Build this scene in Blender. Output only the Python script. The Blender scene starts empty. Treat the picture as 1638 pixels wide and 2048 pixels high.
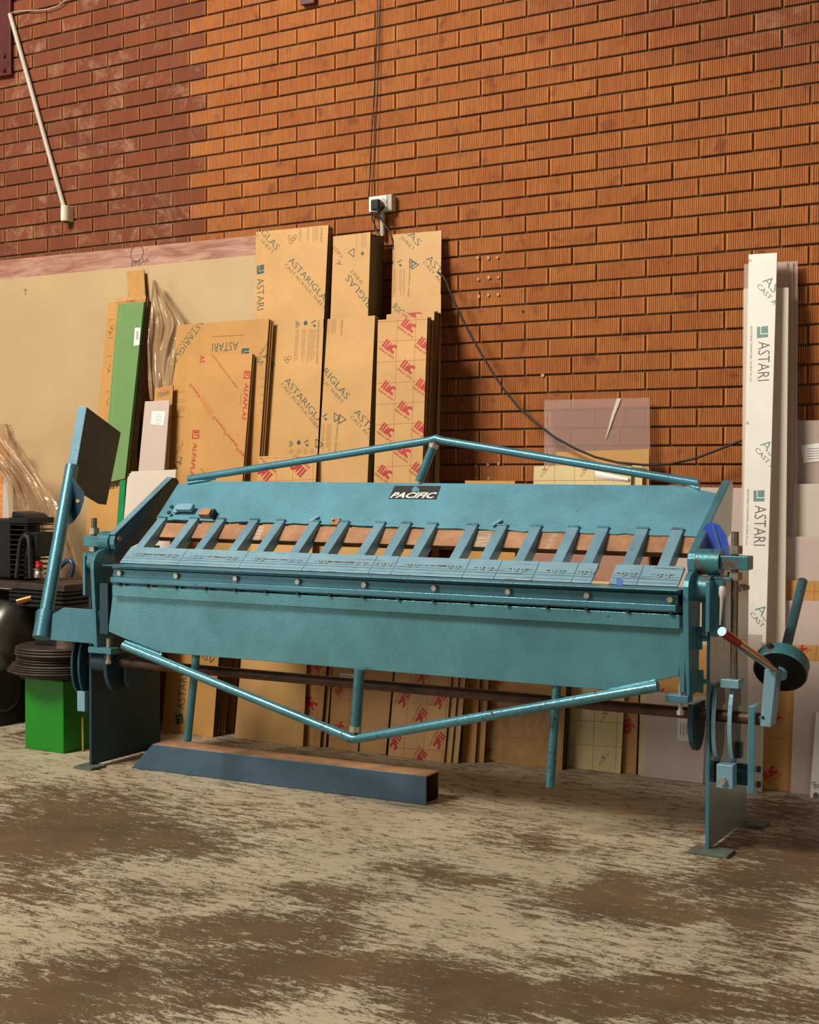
import bpy, bmesh, math, random
from mathutils import Vector, Matrix, noise
random.seed(7)
S = bpy.context.scene
COL = S.collection
# ------------------------------------------------------------------ camera
FPX, YAW, PIT, ROL = 2800.0, -.558281, -.02748, .0026
CAM = Vector((0, -6.0486, 1.32))
cy, sy = math.cos(YAW), math.sin(YAW); cp, sp = math.cos(PIT), math.sin(PIT); cr, sr = math.cos(ROL), math.sin(ROL)
def c2w(x3, y2, z3):
    x = x3*cr - z3*sr; z2 = x3*sr + z3*cr
    y = y2*cp - z2*sp; z = y2*sp + z2*cp
    return Vector((x*cy + y*sy, -x*sy + y*cy, z))
def ray(u, v): return c2w((u-819)/FPX, 1.0, -(v-1024)/FPX)
def aty(u, v, y=0.0): d = ray(u, v); return CAM + d*((y-CAM.y)/d.y)
def atz(u, v, z=0.0): d = ray(u, v); return CAM + d*((z-CAM.z)/d.z)
def pix(P):
    d = P-CAM
    R = c2w(1, 0, 0); U = c2w(0, 0, 1); Fw = c2w(0, 1, 0)
    w = d.dot(Fw)
    return 819+FPX*d.dot(R)/w, 1024-FPX*d.dot(U)/w
cam = bpy.data.cameras.new('camera'); co = bpy.data.objects.new('camera', cam); COL.objects.link(co)
R, U, Fw = c2w(1, 0, 0), c2w(0, 0, 1), c2w(0, 1, 0)
co.matrix_world = Matrix(((R.x, U.x, -Fw.x, CAM.x), (R.y, U.y, -Fw.y, CAM.y), (R.z, U.z, -Fw.z, CAM.z), (0, 0, 0, 1)))
cam.sensor_fit = 'HORIZONTAL'; cam.sensor_width = 36; cam.lens = FPX*36/1638
S.camera = co
# ------------------------------------------------------------------ light, world, exposure
S.view_settings.view_transform = 'Standard'; S.view_settings.look = 'None'
S.view_settings.gamma = 1; S.view_settings.use_curve_mapping = False
S.view_settings.exposure = 0.0
W = bpy.data.worlds.new('world'); S.world = W; W.use_nodes = True
W.node_tree.nodes['Background'].inputs[0].default_value = (1.0, .90, .78, 1)
W.node_tree.nodes['Background'].inputs[1].default_value = .09
def area(name, loc, target, sx, sy_, power, color):
    l = bpy.data.lights.new(name, 'AREA'); l.shape = 'RECTANGLE'; l.size = sx; l.size_y = sy_; l.energy = power; l.color = color
    o = bpy.data.objects.new(name, l); COL.objects.link(o); o.location = loc
    o.rotation_euler = (Vector(target)-Vector(loc)).to_track_quat('-Z', 'Y').to_euler()
    return o
area('skylight', (-6.6, -7.4, 8.0), (-3.1, -.6, 1.2), 3.0, 2.4, 1300, (1.0, .945, .86))
area('roller_door_daylight', (-9.2, -8.6, 1.9), (-3.2, -1.0, .8), 3.4, 2.6, 95, (1.0, .97, .93))  # unseen source, added as left fill and for the apron highlight
area('side_window_daylight', (3.5, -5.5, 2.4), (-1.8, -1.2, .8), 2.0, 2.0, 40, (1.0, .95, .88))  # weak fill added from the right, its source unseen

# ------------------------------------------------------------------ mesh builder
class G:
    def __init__(s): s.v = []; s.f = []; s.sm = []; s.mi = []; s.m = 0
    def add(s, vs, fs, smooth=False):
        b = len(s.v); s.v += [tuple(p) for p in vs]
        for f in fs: s.f.append([b+i for i in f]); s.sm.append(smooth); s.mi.append(s.m)
    def prism(s, poly, vec):
        poly = [Vector(p) for p in poly]; vec = Vector(vec); n = len(poly)
        nrm = Vector()
        for i in range(n): nrm += (poly[i]-poly[0]).cross(poly[(i+1) % n]-poly[0])
        if nrm.dot(vec) > 0: poly.reverse()
        vs = poly+[p+vec for p in poly]
        s.add(vs, [list(range(n))]+[list(range(2*n-1, n-1, -1))]+[[(i+1) % n, i, n+i, n+(i+1) % n] for i in range(n)])
    def box(s, a, b):
        (x0, y0, z0), (x1, y1, z1) = a, b
        s.prism([(x0, y0, z0), (x1, y0, z0), (x1, y0, z1), (x0, y0, z1)], (0, y1-y0, 0))
    def obox(s, c, ex, ey, ez):
        c, ex, ey, ez = Vector(c), Vector(ex), Vector(ey), Vector(ez)
        s.prism([c-ex-ey-ez, c+ex-ey-ez, c+ex-ey+ez, c-ex-ey+ez], 2*ey)
    def cyl(s, p0, p1, r0, r1=None, n=18, smooth=True, caps=True, phase=0.0):
        p0, p1 = Vector(p0), Vector(p1); r1 = r0 if r1 is None else r1
        d = (p1-p0).normalized(); a = d.orthogonal().normalized(); b = d.cross(a)
        c = [a*math.cos(2*math.pi*i/n+phase)+b*math.sin(2*math.pi*i/n+phase) for i in range(n)]
        A = [p0+k*r0 for k in c]; B = [p1+k*r1 for k in c]
        s.add(A+B, [[i, (i+1) % n, n+(i+1) % n, n+i] for i in range(n)], smooth)
        if caps: s.add(A, [list(range(n-1, -1, -1))]); s.add(B, [list(range(n))])
    def hexa(s, p0, p1, r, phase=0.0): s.cyl(p0, p1, r, n=6, smooth=False, phase=phase)
    def lathe(s, p0, p1, prof, n=20, smooth=True):      # prof: (t along axis in metres, radius)
        p0, p1 = Vector(p0), Vector(p1); d = (p1-p0).normalized(); a = d.orthogonal().normalized(); b = d.cross(a)
        vs = []
        for t, r in prof: vs += [p0+d*t+(a*math.cos(2*math.pi*i/n)+b*math.sin(2*math.pi*i/n))*r for i in range(n)]
        fs = [[k*n+i, k*n+(i+1) % n, (k+1)*n+(i+1) % n, (k+1)*n+i] for k in range(len(prof)-1) for i in range(n)]
        s.add(vs, fs, smooth)
        s.add(vs[:n], [list(range(n-1, -1, -1))]); s.add(vs[-n:], [list(range(n))])
    def tube(s, pts, r, n=12, caps=True):
        pts = [Vector(p) for p in pts]; vs = []; m = len(pts)
        t = (pts[1]-pts[0]).normalized(); a = t.orthogonal().normalized()
        for k in range(m):
            t0 = (pts[k]-pts[k-1]).normalized() if k else (pts[1]-pts[0]).normalized()
            t1 = (pts[k+1]-pts[k]).normalized() if k < m-1 else t0
            tt = (t0+t1).normalized(); a = (a-tt*a.dot(tt)).normalized(); b = tt.cross(a)
            sc = 1/max(.5, tt.dot(t0))
            vs += [pts[k]+(a*math.cos(2*math.pi*i/n)+b*math.sin(2*math.pi*i/n))*r*sc for i in range(n)]
        s.add(vs, [[k*n+i, k*n+(i+1) % n, (k+1)*n+(i+1) % n, (k+1)*n+i] for k in range(m-1) for i in range(n)], True)
        if caps: s.add(vs[:n], [list(range(n-1, -1, -1))]); s.add(vs[-n:], [list(range(n))])
    def thread(s, p0, p1, r, pitch=.004, n=12):
        L = (Vector(p1)-Vector(p0)).length; prof = []; t = 0
        while t < L: prof += [(t, r), (min(L, t+pitch*.5), r*.86)]; t += pitch
        prof.append((L, r)); s.lathe(p0, p1, prof, n)
    def mesh(s, name, mats):
        me = bpy.data.meshes.new(name); me.from_pydata(s.v, [], s.f)
        for m in (mats if isinstance(mats, (list, tuple)) else [mats]): me.materials.append(m)
        me.polygons.foreach_set('use_smooth', s.sm); me.polygons.foreach_set('material_index', s.mi); me.update()
        return me
    def build(s, name, mats, parent=None, bevel=0, label=None, cat=None, group=None, kind=None):
        o = bpy.data.objects.new(name, s.mesh(name, mats)); COL.objects.link(o); o.parent = parent
        if bevel:
            b = o.modifiers.new('bevel', 'BEVEL'); b.width = bevel; b.segments = 2; b.limit_method = 'ANGLE'; b.angle_limit = math.radians(50)
        if label: o['label'] = label
        if cat: o['category'] = cat
        if group: o['group'] = group
        if kind: o['kind'] = kind
        return o
def empty(name, loc, rz=0, label=None, cat=None, group=None):
    o = bpy.data.objects.new(name, None); COL.objects.link(o); o.location = loc; o.rotation_euler = (0, 0, rz); o.empty_display_size = .1
    if label: o['label'] = label
    if cat: o['category'] = cat
    if group: o['group'] = group
    return o

# ------------------------------------------------------------------ materials
def lin(c):
    f = lambda x: (x/255/12.92) if x/255 <= .04045 else ((x/255+.055)/1.055)**2.4
    return (f(c[0]), f(c[1]), f(c[2]), 1)
class N:
    def __init__(s, name):
        s.m = bpy.data.materials.new(name); s.m.use_nodes = True; s.t = s.m.node_tree
        s.b = s.t.nodes['Principled BSDF']
    def n(s, typ, **k):
        o = s.t.nodes.new(typ)
        for a, b in k.items(): setattr(o, a, b)
        return o
    def l(s, a, b): s.t.links.new(a, b)
    def coord(s, scale=(1, 1, 1), kind='Object', rot=(0, 0, 0)):
        if kind == 'World': src = s.n('ShaderNodeNewGeometry').outputs['Position']
        else: src = s.n('ShaderNodeTexCoord').outputs[kind]
        mp = s.n('ShaderNodeMapping'); mp.inputs['Scale'].default_value = scale; mp.inputs['Rotation'].default_value = rot
        s.l(src, mp.inputs[0]); return mp.outputs[0]
    def noise(s, vec, scale, detail=4, rough=.6, dist=0):
        o = s.n('ShaderNodeTexNoise'); o.inputs['Scale'].default_value = scale; o.inputs['Detail'].default_value = detail
        o.inputs['Roughness'].default_value = rough; o.inputs['Distortion'].default_value = dist; s.l(vec, o.inputs['Vector']); return o.outputs['Fac']
    def ramp(s, fac, a, b, c0=(0, 0, 0, 1), c1=(1, 1, 1, 1)):
        o = s.n('ShaderNodeValToRGB'); e = o.color_ramp.elements; e[0].position = a; e[1].position = b; e[0].color = c0; e[1].color = c1
        s.l(fac, o.inputs[0]); return o.outputs[0]
    def mix(s, fac, a, b, mode='MIX'):
        o = s.n('ShaderNodeMix', data_type='RGBA', blend_type=mode)
        for v, i in ((fac, 0), (a, 6), (b, 7)):
            if hasattr(v, 'is_linked'): s.l(v, o.inputs[i])
            else: o.inputs[i].default_value = v
        return o.outputs[2]
    def math(s, op, a, b=0.0, c=None):
        o = s.n('ShaderNodeMath', operation=op)
        for i, v in enumerate((a, b) if c is None else (a, b, c)):
            if hasattr(v, 'is_linked'): s.l(v, o.inputs[i])
            else: o.inputs[i].default_value = v
        return o.outputs[0]
    def bump(s, h, dist, strength=1.0):
        o = s.n('ShaderNodeBump'); o.inputs['Distance'].default_value = dist; o.inputs['Strength'].default_value = strength
        s.l(h, o.inputs['Height']); s.l(o.outputs[0], s.b.inputs['Normal'])
    def base(s, c): s.l(c, s.b.inputs['Base Color']) if hasattr(c, 'is_linked') else setattr(s.b.inputs['Base Color'], 'default_value', c)
    def set(s, **k):
        for a, v in k.items(): s.b.inputs[a.replace('_', ' ')].default_value = v
        return s
def simple(name, rgb, rough=.6, metal=0.0, var=.12, nscale=8, bump=0.0, bscale=200, stretch=(1, 1, 1)):
    a = N(name); v = a.coord(stretch); f = a.noise(v, nscale)
    c = lin(rgb); d = tuple(x*(1-var*2.2) for x in c[:3])+(1,); e = tuple(min(1, x*(1+var)) for x in c[:3])+(1,)
    a.base(a.ramp(f, .3, .7, d, e)); a.set(Roughness=rough, Metallic=metal)
    if bump: a.bump(a.noise(v, bscale, 2), bump)
    return a.m
def paint(name, rgb, rough=.35, metal=.25, chips=.66, chip_rgb=(60, 50, 42), cscale=45, orange=.0006, var=.14, rust=None, streak=(1, 1, 1)):
    a = N(name); v = a.coord(); f = a.noise(v, 5, 5)
    c = lin(rgb); d = tuple(x*(1-var*1.6) for x in c[:3])+(1,); e = tuple(min(1, x*(1+var)) for x in c[:3])+(1,)
    col = a.ramp(f, .3, .7, d, e)
    if rust:
        rm = a.ramp(a.noise(v, rust[0], 6, .7), rust[1], rust[1]+.08)
        col = a.mix(rm, col, lin((112, 70, 42)))
    vs = a.coord(streak)
    ch = a.math('MULTIPLY', a.ramp(a.noise(vs, cscale, 3, .65), chips, chips+.02), a.ramp(a.noise(v, 4, 3), .42, .6))
    col = a.mix(ch, col, lin(chip_rgb)); a.base(col)
    rr = a.math('ADD', a.math('MULTIPLY', ch, .35), rough); a.l(rr, a.b.inputs['Roughness'])
    a.set(Metallic=metal); a.bump(a.noise(v, 140, 2), orange*1.6, .7)
    return a.m
M_ = {}
M_['teal'] = paint('teal_hammered_paint', (76, 130, 144), .34, .35, .68)
M_['teal_apron'] = paint('teal_apron_paint', (86, 140, 149), .25, .38, .71, cscale=30)
M_['teal_beam'] = paint('teal_beam_paint', (92, 148, 163), .40, .25, .66, (92, 84, 70), 60, rust=(3, .66))
M_['teal_pipe'] = paint('teal_pipe_chipped', (76, 130, 142), .28, .45, .60, (70, 58, 46), 70)
M_['teal_plate'] = paint('teal_plate_paint', (172, 186, 182), .28, .65, .74, var=.06)  # pale base: reflection of nearby sheets put into the teal paint's colour
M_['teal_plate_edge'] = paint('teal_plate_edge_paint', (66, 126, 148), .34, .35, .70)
M_['teal_dark'] = paint('teal_dark_paint', (30, 62, 76), .42, .2, .7)  # darker copy of the teal: shade on turned-away and inner parts put in colour
M_['teal_rusty'] = paint('teal_rusty_paint', (66, 124, 132), .35, .3, .62, rust=(16, .56))
M_['finger'] = paint('finger_grey_blue', (124, 164, 180), .42, .3, .70, (70, 66, 60), 60)
def blade_mat():
    a = N('blade_worn_paint'); v = a.coord(); f = a.noise(v, 12, 4)
    col = a.ramp(f, .3, .7, lin((122, 160, 174)), lin((138, 174, 186)))
    vs = a.coord((2.2, 60, 60)); st = a.ramp(a.noise(vs, 2.2, 5, .7), .60, .66)
    col = a.mix(st, col, lin((80, 60, 46))); a.base(col); a.set(Roughness=.45, Metallic=.25); return a.m
M_['blade'] = blade_mat()
def rustbar():
    a = N('rusty_bar'); v = a.coord((1, 1, 1)); f = a.noise(v, 9, 6, .7)
    col = a.ramp(f, .3, .7, lin((134, 88, 54)), lin((178, 132, 92)))
    w = a.ramp(a.noise(a.coord((6, 1, 1)), 1.3, 2), .62, .66); g = a.ramp(a.noise(a.coord((4, 60, 60)), 3, 4), .4, .6)
    col = a.mix(a.math('MULTIPLY', w, g), col, lin((176, 168, 146))); a.base(col); a.set(Roughness=.6, Metallic=.15); return a.m
M_['rustbar'] = rustbar(); M_['screw'] = simple('painted_screw', (150, 176, 184), .4, .4)
M_['rustshaft'] = simple('rust_brown_shaft', (84, 58, 42), .5, .3, .2, 14)
M_['greasy'] = simple('greasy_grey_steel', (84, 80, 70), .30, .6, .2, 14)
M_['foot'] = simple('dusty_foot_plate', (88, 98, 84), .6, .1, .2, 20)
M_['steel'] = simple('bare_steel', (168, 160, 146), .35, .9, .1, 30)
M_['zinc'] = simple('zinc_bolt', (190, 182, 166), .38, .8, .1, 60)
M_['thread'] = simple('thread_steel', (140, 130, 112), .38, .85, .12, 60)
M_['chrome'] = simple('chrome', (205, 202, 196), .12, 1.0, .04, 20)
M_['black'] = simple('black_gap', (14, 14, 14), .6)
M_['redpaint'] = simple('red_grip_paint', (150, 24, 16), .25, .1, .15, 30)
M_['bolt_dark'] = simple('dark_bolt', (40, 44, 46), .4, .5)
M_['weld'] = simple('weld_bead', (96, 168, 178), .3, .3, .2, 90, .002, 200)
M_['slotdark'] = simple('screw_recess', (30, 28, 26), .7)
M_['tube_blue'] = paint('blue_grey_box_section', (62, 88, 104), .5, .15, .68, (120, 90, 66), 20, rust=(4, .68))
M_['tube_top'] = simple('dusty_rust_top', (160, 120, 84), .8, 0, .18, 10)
def kraft(name, rgb):
    a = N(name); v = a.coord(); f = a.noise(v, 3, 3); g = a.noise(a.coord((30, 30, 260)), 3, 3)
    c = lin(rgb); col = a.ramp(f, .3, .75, tuple(x*.86 for x in c[:3])+(1,), tuple(min(1, x*1.06) for x in c[:3])+(1,))
    col = a.mix(.10, col, a.ramp(g, .3, .7), 'OVERLAY'); a.base(col); a.set(Roughness=.42); a.b.inputs['Specular IOR Level'].default_value = .35
    a.bump(a.noise(v, 2.2, 2), .004, .5); return a.m
M_['kraft'] = kraft('kraft_paper', (205, 152, 84))
M_['kraft2'] = kraft('kraft_paper_orange', (198, 146, 82))
M_['kraft3'] = kraft('kraft_paper_light', (208, 160, 98))
M_['creamgrid'] = kraft('cream_masking_paper', (226, 202, 146))
M_['edge'] = simple('sheet_cut_edge', (92, 56, 26), .4, 0, .5, 60)
M_['edge_dark'] = simple('dark_sheet_edge', (34, 26, 20), .3, 0, .5, 40)
M_['cream'] = simple('cream_laminate', (188, 158, 114), .55, 0, .05, 1.2)
def plywood():
    a = N('red_brown_plywood'); v = a.coord((1.2, 1, 7), rot=(0, .5, 0)); f = a.noise(v, 3.0, 8, .7, .6)
    a.base(a.ramp(f, .35, .68, lin((140, 84, 62)), lin((192, 150, 124)))); a.set(Roughness=.65); return a.m
M_['ply'] = plywood()
M_['ink_teal'] = simple('print_dark_teal', (38, 78, 74), .5, 0, .05)
M_['ink_grey'] = simple('print_grey', (104, 88, 60), .6, 0, .05)
M_['ink_red'] = simple('print_red', (186, 30, 30), .5, 0, .08)
M_['ink_line'] = simple('print_line', (188, 96, 50), .6, 0, .05)
M_['ink_black'] = simple('marker_black', (60, 46, 38), .6, 0, .05)
M_['ink_green'] = simple('print_green', (104, 146, 132), .5, 0, .05)
M_['ink_dgrey'] = simple('print_dark_grey', (92, 92, 84), .5, 0, .05)
M_['white'] = simple('white_film', (240, 232, 218), .4, 0, .03)
M_['label'] = simple('paper_label', (236, 228, 216), .6, 0, .03)
def clear(name, rgb, alpha, rough=.12, tr=0.0):
    a = N(name); a.base(lin(rgb)); a.set(Roughness=rough, Alpha=alpha)
    v = a.coord(); f = a.noise(v, 2, 3); al = a.math('ADD', a.math('MULTIPLY', f, .12), alpha-.06); a.l(al, a.b.inputs['Alpha']); return a.m
M_['clear'] = clear('clear_acrylic_masked', (216, 194, 178), .48)
M_['clear_wall'] = clear('clear_acrylic', (196, 160, 146), .36)
M_['clear_edge'] = clear('clear_acrylic_edge', (236, 224, 212), .7)
M_['frost'] = clear('frosted_acrylic', (222, 206, 188), .82, .3)
M_['lav'] = clear('lavender_film_acrylic', (216, 194, 180), .80, .22)
M_['green'] = clear('green_film_acrylic', (124, 160, 100), .80, .25)
M_['green2'] = simple('green_acrylic_edge', (40, 140, 80), .2, 0, .1)
M_['mirror_back'] = simple('brown_pink_film', (176, 128, 104), .35, 0, .06)
def film(name, rgb, alpha):
    a = N(name); a.base(lin(rgb)); v = a.coord((1, 1, .5)); f = a.noise(v, 7, 5, .6, .8)
    a.set(Roughness=.16); al = a.ramp(f, .3, .75, (alpha-.18,)*3+(1,), (min(1, alpha+.2),)*3+(1,)); a.l(al, a.b.inputs['Alpha'])
    a.bump(f, .02, .8); return a.m
M_['film'] = film('crumpled_plastic_film', (170, 136, 98), .74)
M_['bagfilm'] = film('dark_clear_bag', (120, 100, 80), .5)
M_['wrap'] = film('stretch_wrap', (196, 160, 112), .22)
M_['plug'] = simple('black_plastic', (24, 24, 26), .35)
M_['pvc'] = simple('grey_pvc', (188, 176, 160), .5, 0, .05)
M_['sensor'] = simple('white_plastic', (226, 214, 186), .4, 0, .04)
M_['oxide'] = simple('red_oxide_steel', (84, 26, 18), .5, 0, .2, 12)
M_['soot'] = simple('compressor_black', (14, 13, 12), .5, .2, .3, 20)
M_['tank'] = simple('grey_tank', (64, 60, 52), .32, .35, .12, 5)
M_['rubber'] = simple('dark_rubber', (32, 26, 21), .6, 0, .25, 25)
M_['disc'] = simple('worn_dark_disc', (58, 44, 34), .55, .1, .3, 20)
M_['greenbox'] = simple('bright_green_paint', (4, 124, 8), .45, 0, .06, 3)
M_['redcap'] = simple('red_cap', (190, 18, 20), .4)
M_['brass'] = simple('brass_fitting', (168, 112, 60), .35, .8)
M_['blue_hose'] = simple('blue_hose', (30, 58, 92), .35)
M_['blue_acr'] = clear('blue_acrylic', (62, 92, 196), .82, .15)
M_['blue_tape'] = simple('blue_paint_patch', (74, 110, 178), .5)
M_['clearjar'] = clear('clear_jar', (170, 150, 116), .35, .1)
M_['silicone'] = simple('clear_glue_dab', (196, 146, 112), .3)
M_['timber'] = simple('orange_timber', (212, 136, 78), .6, 0, .15, 3, stretch=(1, 1, 14))
M_['yellow'] = simple('yellow_straw', (196, 170, 60), .5)

# ------------------------------------------------------------------ floor
def floor():
    blobs = [(200,1650,200,55,1),(50,1690,140,50,1),(370,1690,120,28,.9),(100,1590,160,30,.7),(60,1780,120,26,.7),(330,1785,130,22,.7),(520,1860,250,34,1),(250,1950,300,52,1),
             (640,1930,220,30,1),(690,1795,110,24,.9),(600,1775,60,14,.7),(560,1650,120,10,.5),(770,1735,40,14,.6),(880,1745,60,20,.8),(960,1762,90,16,.8),(1090,1690,70,26,.6),(1180,1800,150,34,1),(1230,1765,60,40,.8),
             (1350,1830,170,22,.9),(1450,1760,150,40,1),(1520,1860,80,60,.9),(1600,1720,90,60,.9),(900,1960,130,45,.9),(1080,2000,260,46,1),(1350,2010,220,40,.95),(60,2020,220,50,1),
             (1560,1620,110,32,.8),(1230,1700,80,16,.5),(1120,1920,90,14,.6),(1380,1960,120,22,.6),(450,2000,150,30,.6),(1470,1700,90,30,.5),(880,2030,120,30,.6),(980,1660,60,20,.4),(1600,2010,90,40,.7)]
    B = []
    for u, v, ru, rv, s in blobs:
        c = atz(u, v); ex = atz(u+ru, v)-c; ez = (atz(u, v-rv)-atz(u, v+rv))*.5
        B.append((c, ex, ez, s))
    x0, x1, y0, y1 = -9.0, 2.5, -7.0, .06; nx, ny = 230, 180
    vs = []; at = []
    for j in range(ny+1):
        for i in range(nx+1):
            x = x0+(x1-x0)*i/nx; y = y0+(y1-y0)*j/ny; vs.append((x, y, 0)); a = 0
            for c, ex, ez, s in B:
                dx, dy = x-c.x, y-c.y; det = ex.x*ez.y-ex.y*ez.x
                p = (dx*ez.y-dy*ez.x)/det; q = (ex.x*dy-ex.y*dx)/det; r = p*p+q*q
                if r < 6: a += s*math.exp(-r*1.1)
            at.append(min(1.2, a))
    fs = [[j*(nx+1)+i, j*(nx+1)+i+1, (j+1)*(nx+1)+i+1, (j+1)*(nx+1)+i] for j in range(ny) for i in range(nx)]
    me = bpy.data.meshes.new('floor'); me.from_pydata(vs, [], fs)
    A = me.attributes.new('wear', 'FLOAT', 'POINT'); A.data.foreach_set('value', at)
    a = N('worn_painted_concrete')
    w = a.n('ShaderNodeAttribute', attribute_name='wear').outputs['Fac']
    sv = a.coord((1, 1, 1), 'World'); st = a.coord((1, 3.4, 1), 'World', (0, 0, .45))
    big = a.noise(sv, 2.2, 3, .6, .3); mid = a.noise(st, 10, 9, .78, .6); fine = a.noise(st, 55, 8, .85, .5)
    t = a.math('ADD', a.math('MULTIPLY', w, .36), a.math('MULTIPLY', a.math('SUBTRACT', big, .5), .45))
    t = a.math('ADD', t, a.math('MULTIPLY', a.math('SUBTRACT', mid, .5), 2.1))
    t = a.math('ADD', t, a.math('MULTIPLY', a.math('SUBTRACT', fine, .5), 1.9))
    mask = a.ramp(t, .14, .175)
    stain = a.ramp(a.noise(sv, 3.2, 5, .6), .3, .72, lin((76, 56, 34)), lin((106, 80, 50)))
    stain = a.mix(a.ramp(a.noise(sv, 7, 4), .5, .8), stain, lin((78, 66, 46)))
    paintc = a.ramp(a.noise(sv, 1.6, 5, .65), .3, .7, lin((162, 146, 118)), lin((186, 172, 144)))
    dust = a.ramp(a.noise(sv, 160, 3, .7), .5, .8)
    paintc = a.mix(a.math('MULTIPLY', dust, .25), paintc, lin((130, 108, 80)))
    stain = a.mix(a.math('MULTIPLY', a.ramp(a.noise(st, 120, 4, .8), .58, .66), .45), stain, lin((176, 156, 122)))
    a.base(a.mix(mask, paintc, stain))
    a.l(a.ramp(mask, 0, 1, (.48,)*3+(1,), (.60,)*3+(1,)), a.b.inputs['Roughness'])
    hh = a.math('ADD', a.math('MULTIPLY', mask, -.6), a.math('MULTIPLY', a.noise(sv, 300, 3), .4)); a.bump(hh, .0012, .8)
    me.materials.append(a.m)
    o = bpy.data.objects.new('floor', me); COL.objects.link(o); o['kind'] = 'structure'; o['label'] = 'worn concrete floor with peeling cream paint'
floor()

# ------------------------------------------------------------------ brick wall
HB, HR, BX0, BZ0 = .1244847, .086, -4.6177, 1.32+2.4085
def brickmat():
    a = N('wirecut_orange_brick')
    pos = a.n('ShaderNodeNewGeometry').outputs['Position']
    sep = a.n('ShaderNodeSeparateXYZ'); a.l(pos, sep.inputs[0]); X, Z = sep.outputs[0], sep.outputs[2]
    row = a.math('FLOOR', a.math('DIVIDE', a.math('SUBTRACT', Z, BZ0-HR/2-HR*100), HR))
    par = a.math('MODULO', row, 2.0)
    colu = a.math('FLOOR', a.math('DIVIDE', a.math('SUBTRACT', a.math('ADD', X, a.math('MULTIPLY', par, HB)), BX0-HB*100), 2*HB))
    cm = a.n('ShaderNodeCombineXYZ'); a.l(colu, cm.inputs[0]); a.l(row, cm.inputs[1])
    wn = a.n('ShaderNodeTexWhiteNoise', noise_dimensions='2D'); a.l(cm.outputs[0], wn.inputs['Vector']); rnd = wn.outputs['Value']
    rsep = a.n('ShaderNodeSeparateColor'); a.l(wn.outputs['Color'], rsep.inputs[0])
    pw = a.coord((1, 1, 1), 'World'); pr = a.coord((1, 1, .08), 'World')
    base = a.ramp(rnd, 0, 1, lin((178, 98, 38)), lin((196, 118, 52)))
    base = a.mix(.35, base, a.ramp(a.noise(pw, 5, 4), .3, .7, lin((160, 82, 30)), lin((208, 134, 64))))
    core = a.ramp(a.noise(pw, 11, 2, .5), .60, .72)
    base = a.mix(a.math('MULTIPLY', core, .55), base, lin((112, 46, 30)))
    # older red bricks with lime bloom at the left end and in the top right corner
    cellx = a.math('ADD', a.math('SUBTRACT', a.math('MULTIPLY', colu, 2*HB), a.math('MULTIPLY', par, HB)), BX0-99*HB)
    left = a.math('LESS_THAN', cellx, BX0-4.5*HB)
    tr = a.ramp(a.math('SUBTRACT', a.math('ADD', a.math('MULTIPLY', X, .55), Z), a.math('SUBTRACT', 1.95, a.math('MULTIPLY', rnd, .4))), 0.0, .35)
    red = a.math('MAXIMUM', left, a.math('MULTIPLY', tr, .75))
    redc = a.ramp(rnd, 0, 1, lin((100, 42, 22)), lin((124, 56, 30)))
    base = a.mix(a.math('MULTIPLY', red, .8), base, redc)
    bl = a.math('MULTIPLY', a.math('MULTIPLY', a.ramp(a.noise(pw, 6, 8, .8, .6), .50, .66), a.ramp(rsep.outputs[1], .35, .8)), red)
    base = a.mix(a.math('MULTIPLY', bl, .65), base, lin((200, 158, 122)))
    # wire-cut ribs
    ribn = a.noise(pr, 150, 2, .5); wv = a.n('ShaderNodeTexWave', wave_type='BANDS', bands_direction='X'); wv.inputs['Scale'].default_value = 31
    wv.inputs['Distortion'].default_value = 1.2; wv.inputs['Detail'].default_value = 2; wv.inputs['Detail Scale'].default_value = 4
    a.l(pr, wv.inputs['Vector'])
    h = a.math('ADD', a.math('MULTIPLY', wv.outputs['Fac'], .7), a.math('MULTIPLY', ribn, .5))
    fr = a.math('FRACT', a.math('DIVIDE', a.math('SUBTRACT', a.math('ADD', X, a.math('MULTIPLY', par, HB)), BX0-HB*100), 2*HB))
    rim = a.ramp(a.math('ABSOLUTE', a.math('SUBTRACT', fr, .5)), .435, .455)
    groove = a.math('MAXIMUM', a.ramp(h, .25, .75), rim)
    base = a.mix(a.math('MULTIPLY', rim, .25), base, lin((214, 140, 76)))
    base = a.mix(a.math('MULTIPLY', a.math('SUBTRACT', 1.0, groove), .75), base, lin((98, 40, 16)))
    a.base(base); a.set(Roughness=.85); pit = a.noise(pw, 90, 4, .7); a.bump(a.math('ADD', h, a.math('MULTIPLY', pit, .5)), .0045, .9)
    return a.m
M_['brick'] = brickmat(); M_['mortar'] = simple('brown_mortar', (100, 74, 42), .9, 0, .2, 9, .002, 120)
def brick_geo(g, cx, cz, dy):
    w, hgt, d, ch = .1195, .038, .022, .0025
    back = [(cx-w, d, cz-hgt), (cx+w, d, cz-hgt), (cx+w, d, cz+hgt), (cx-w, d, cz+hgt)]
    mid = [(x, dy+ch, z) for x, _, z in back]
    fr = [(cx+sx*(w-ch), dy, cz+sz*(hgt-ch)) for sx, sz in ((-1, -1), (1, -1), (1, 1), (-1, 1))]
    g.add(back+mid+fr, [[i, (i+1) % 4, 4+(i+1) % 4, 4+i] for i in range(4)]+[[4+i, 4+(i+1) % 4, 8+(i+1) % 4, 8+i] for i in range(4)]+[[8, 9, 10, 11]])
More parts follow.
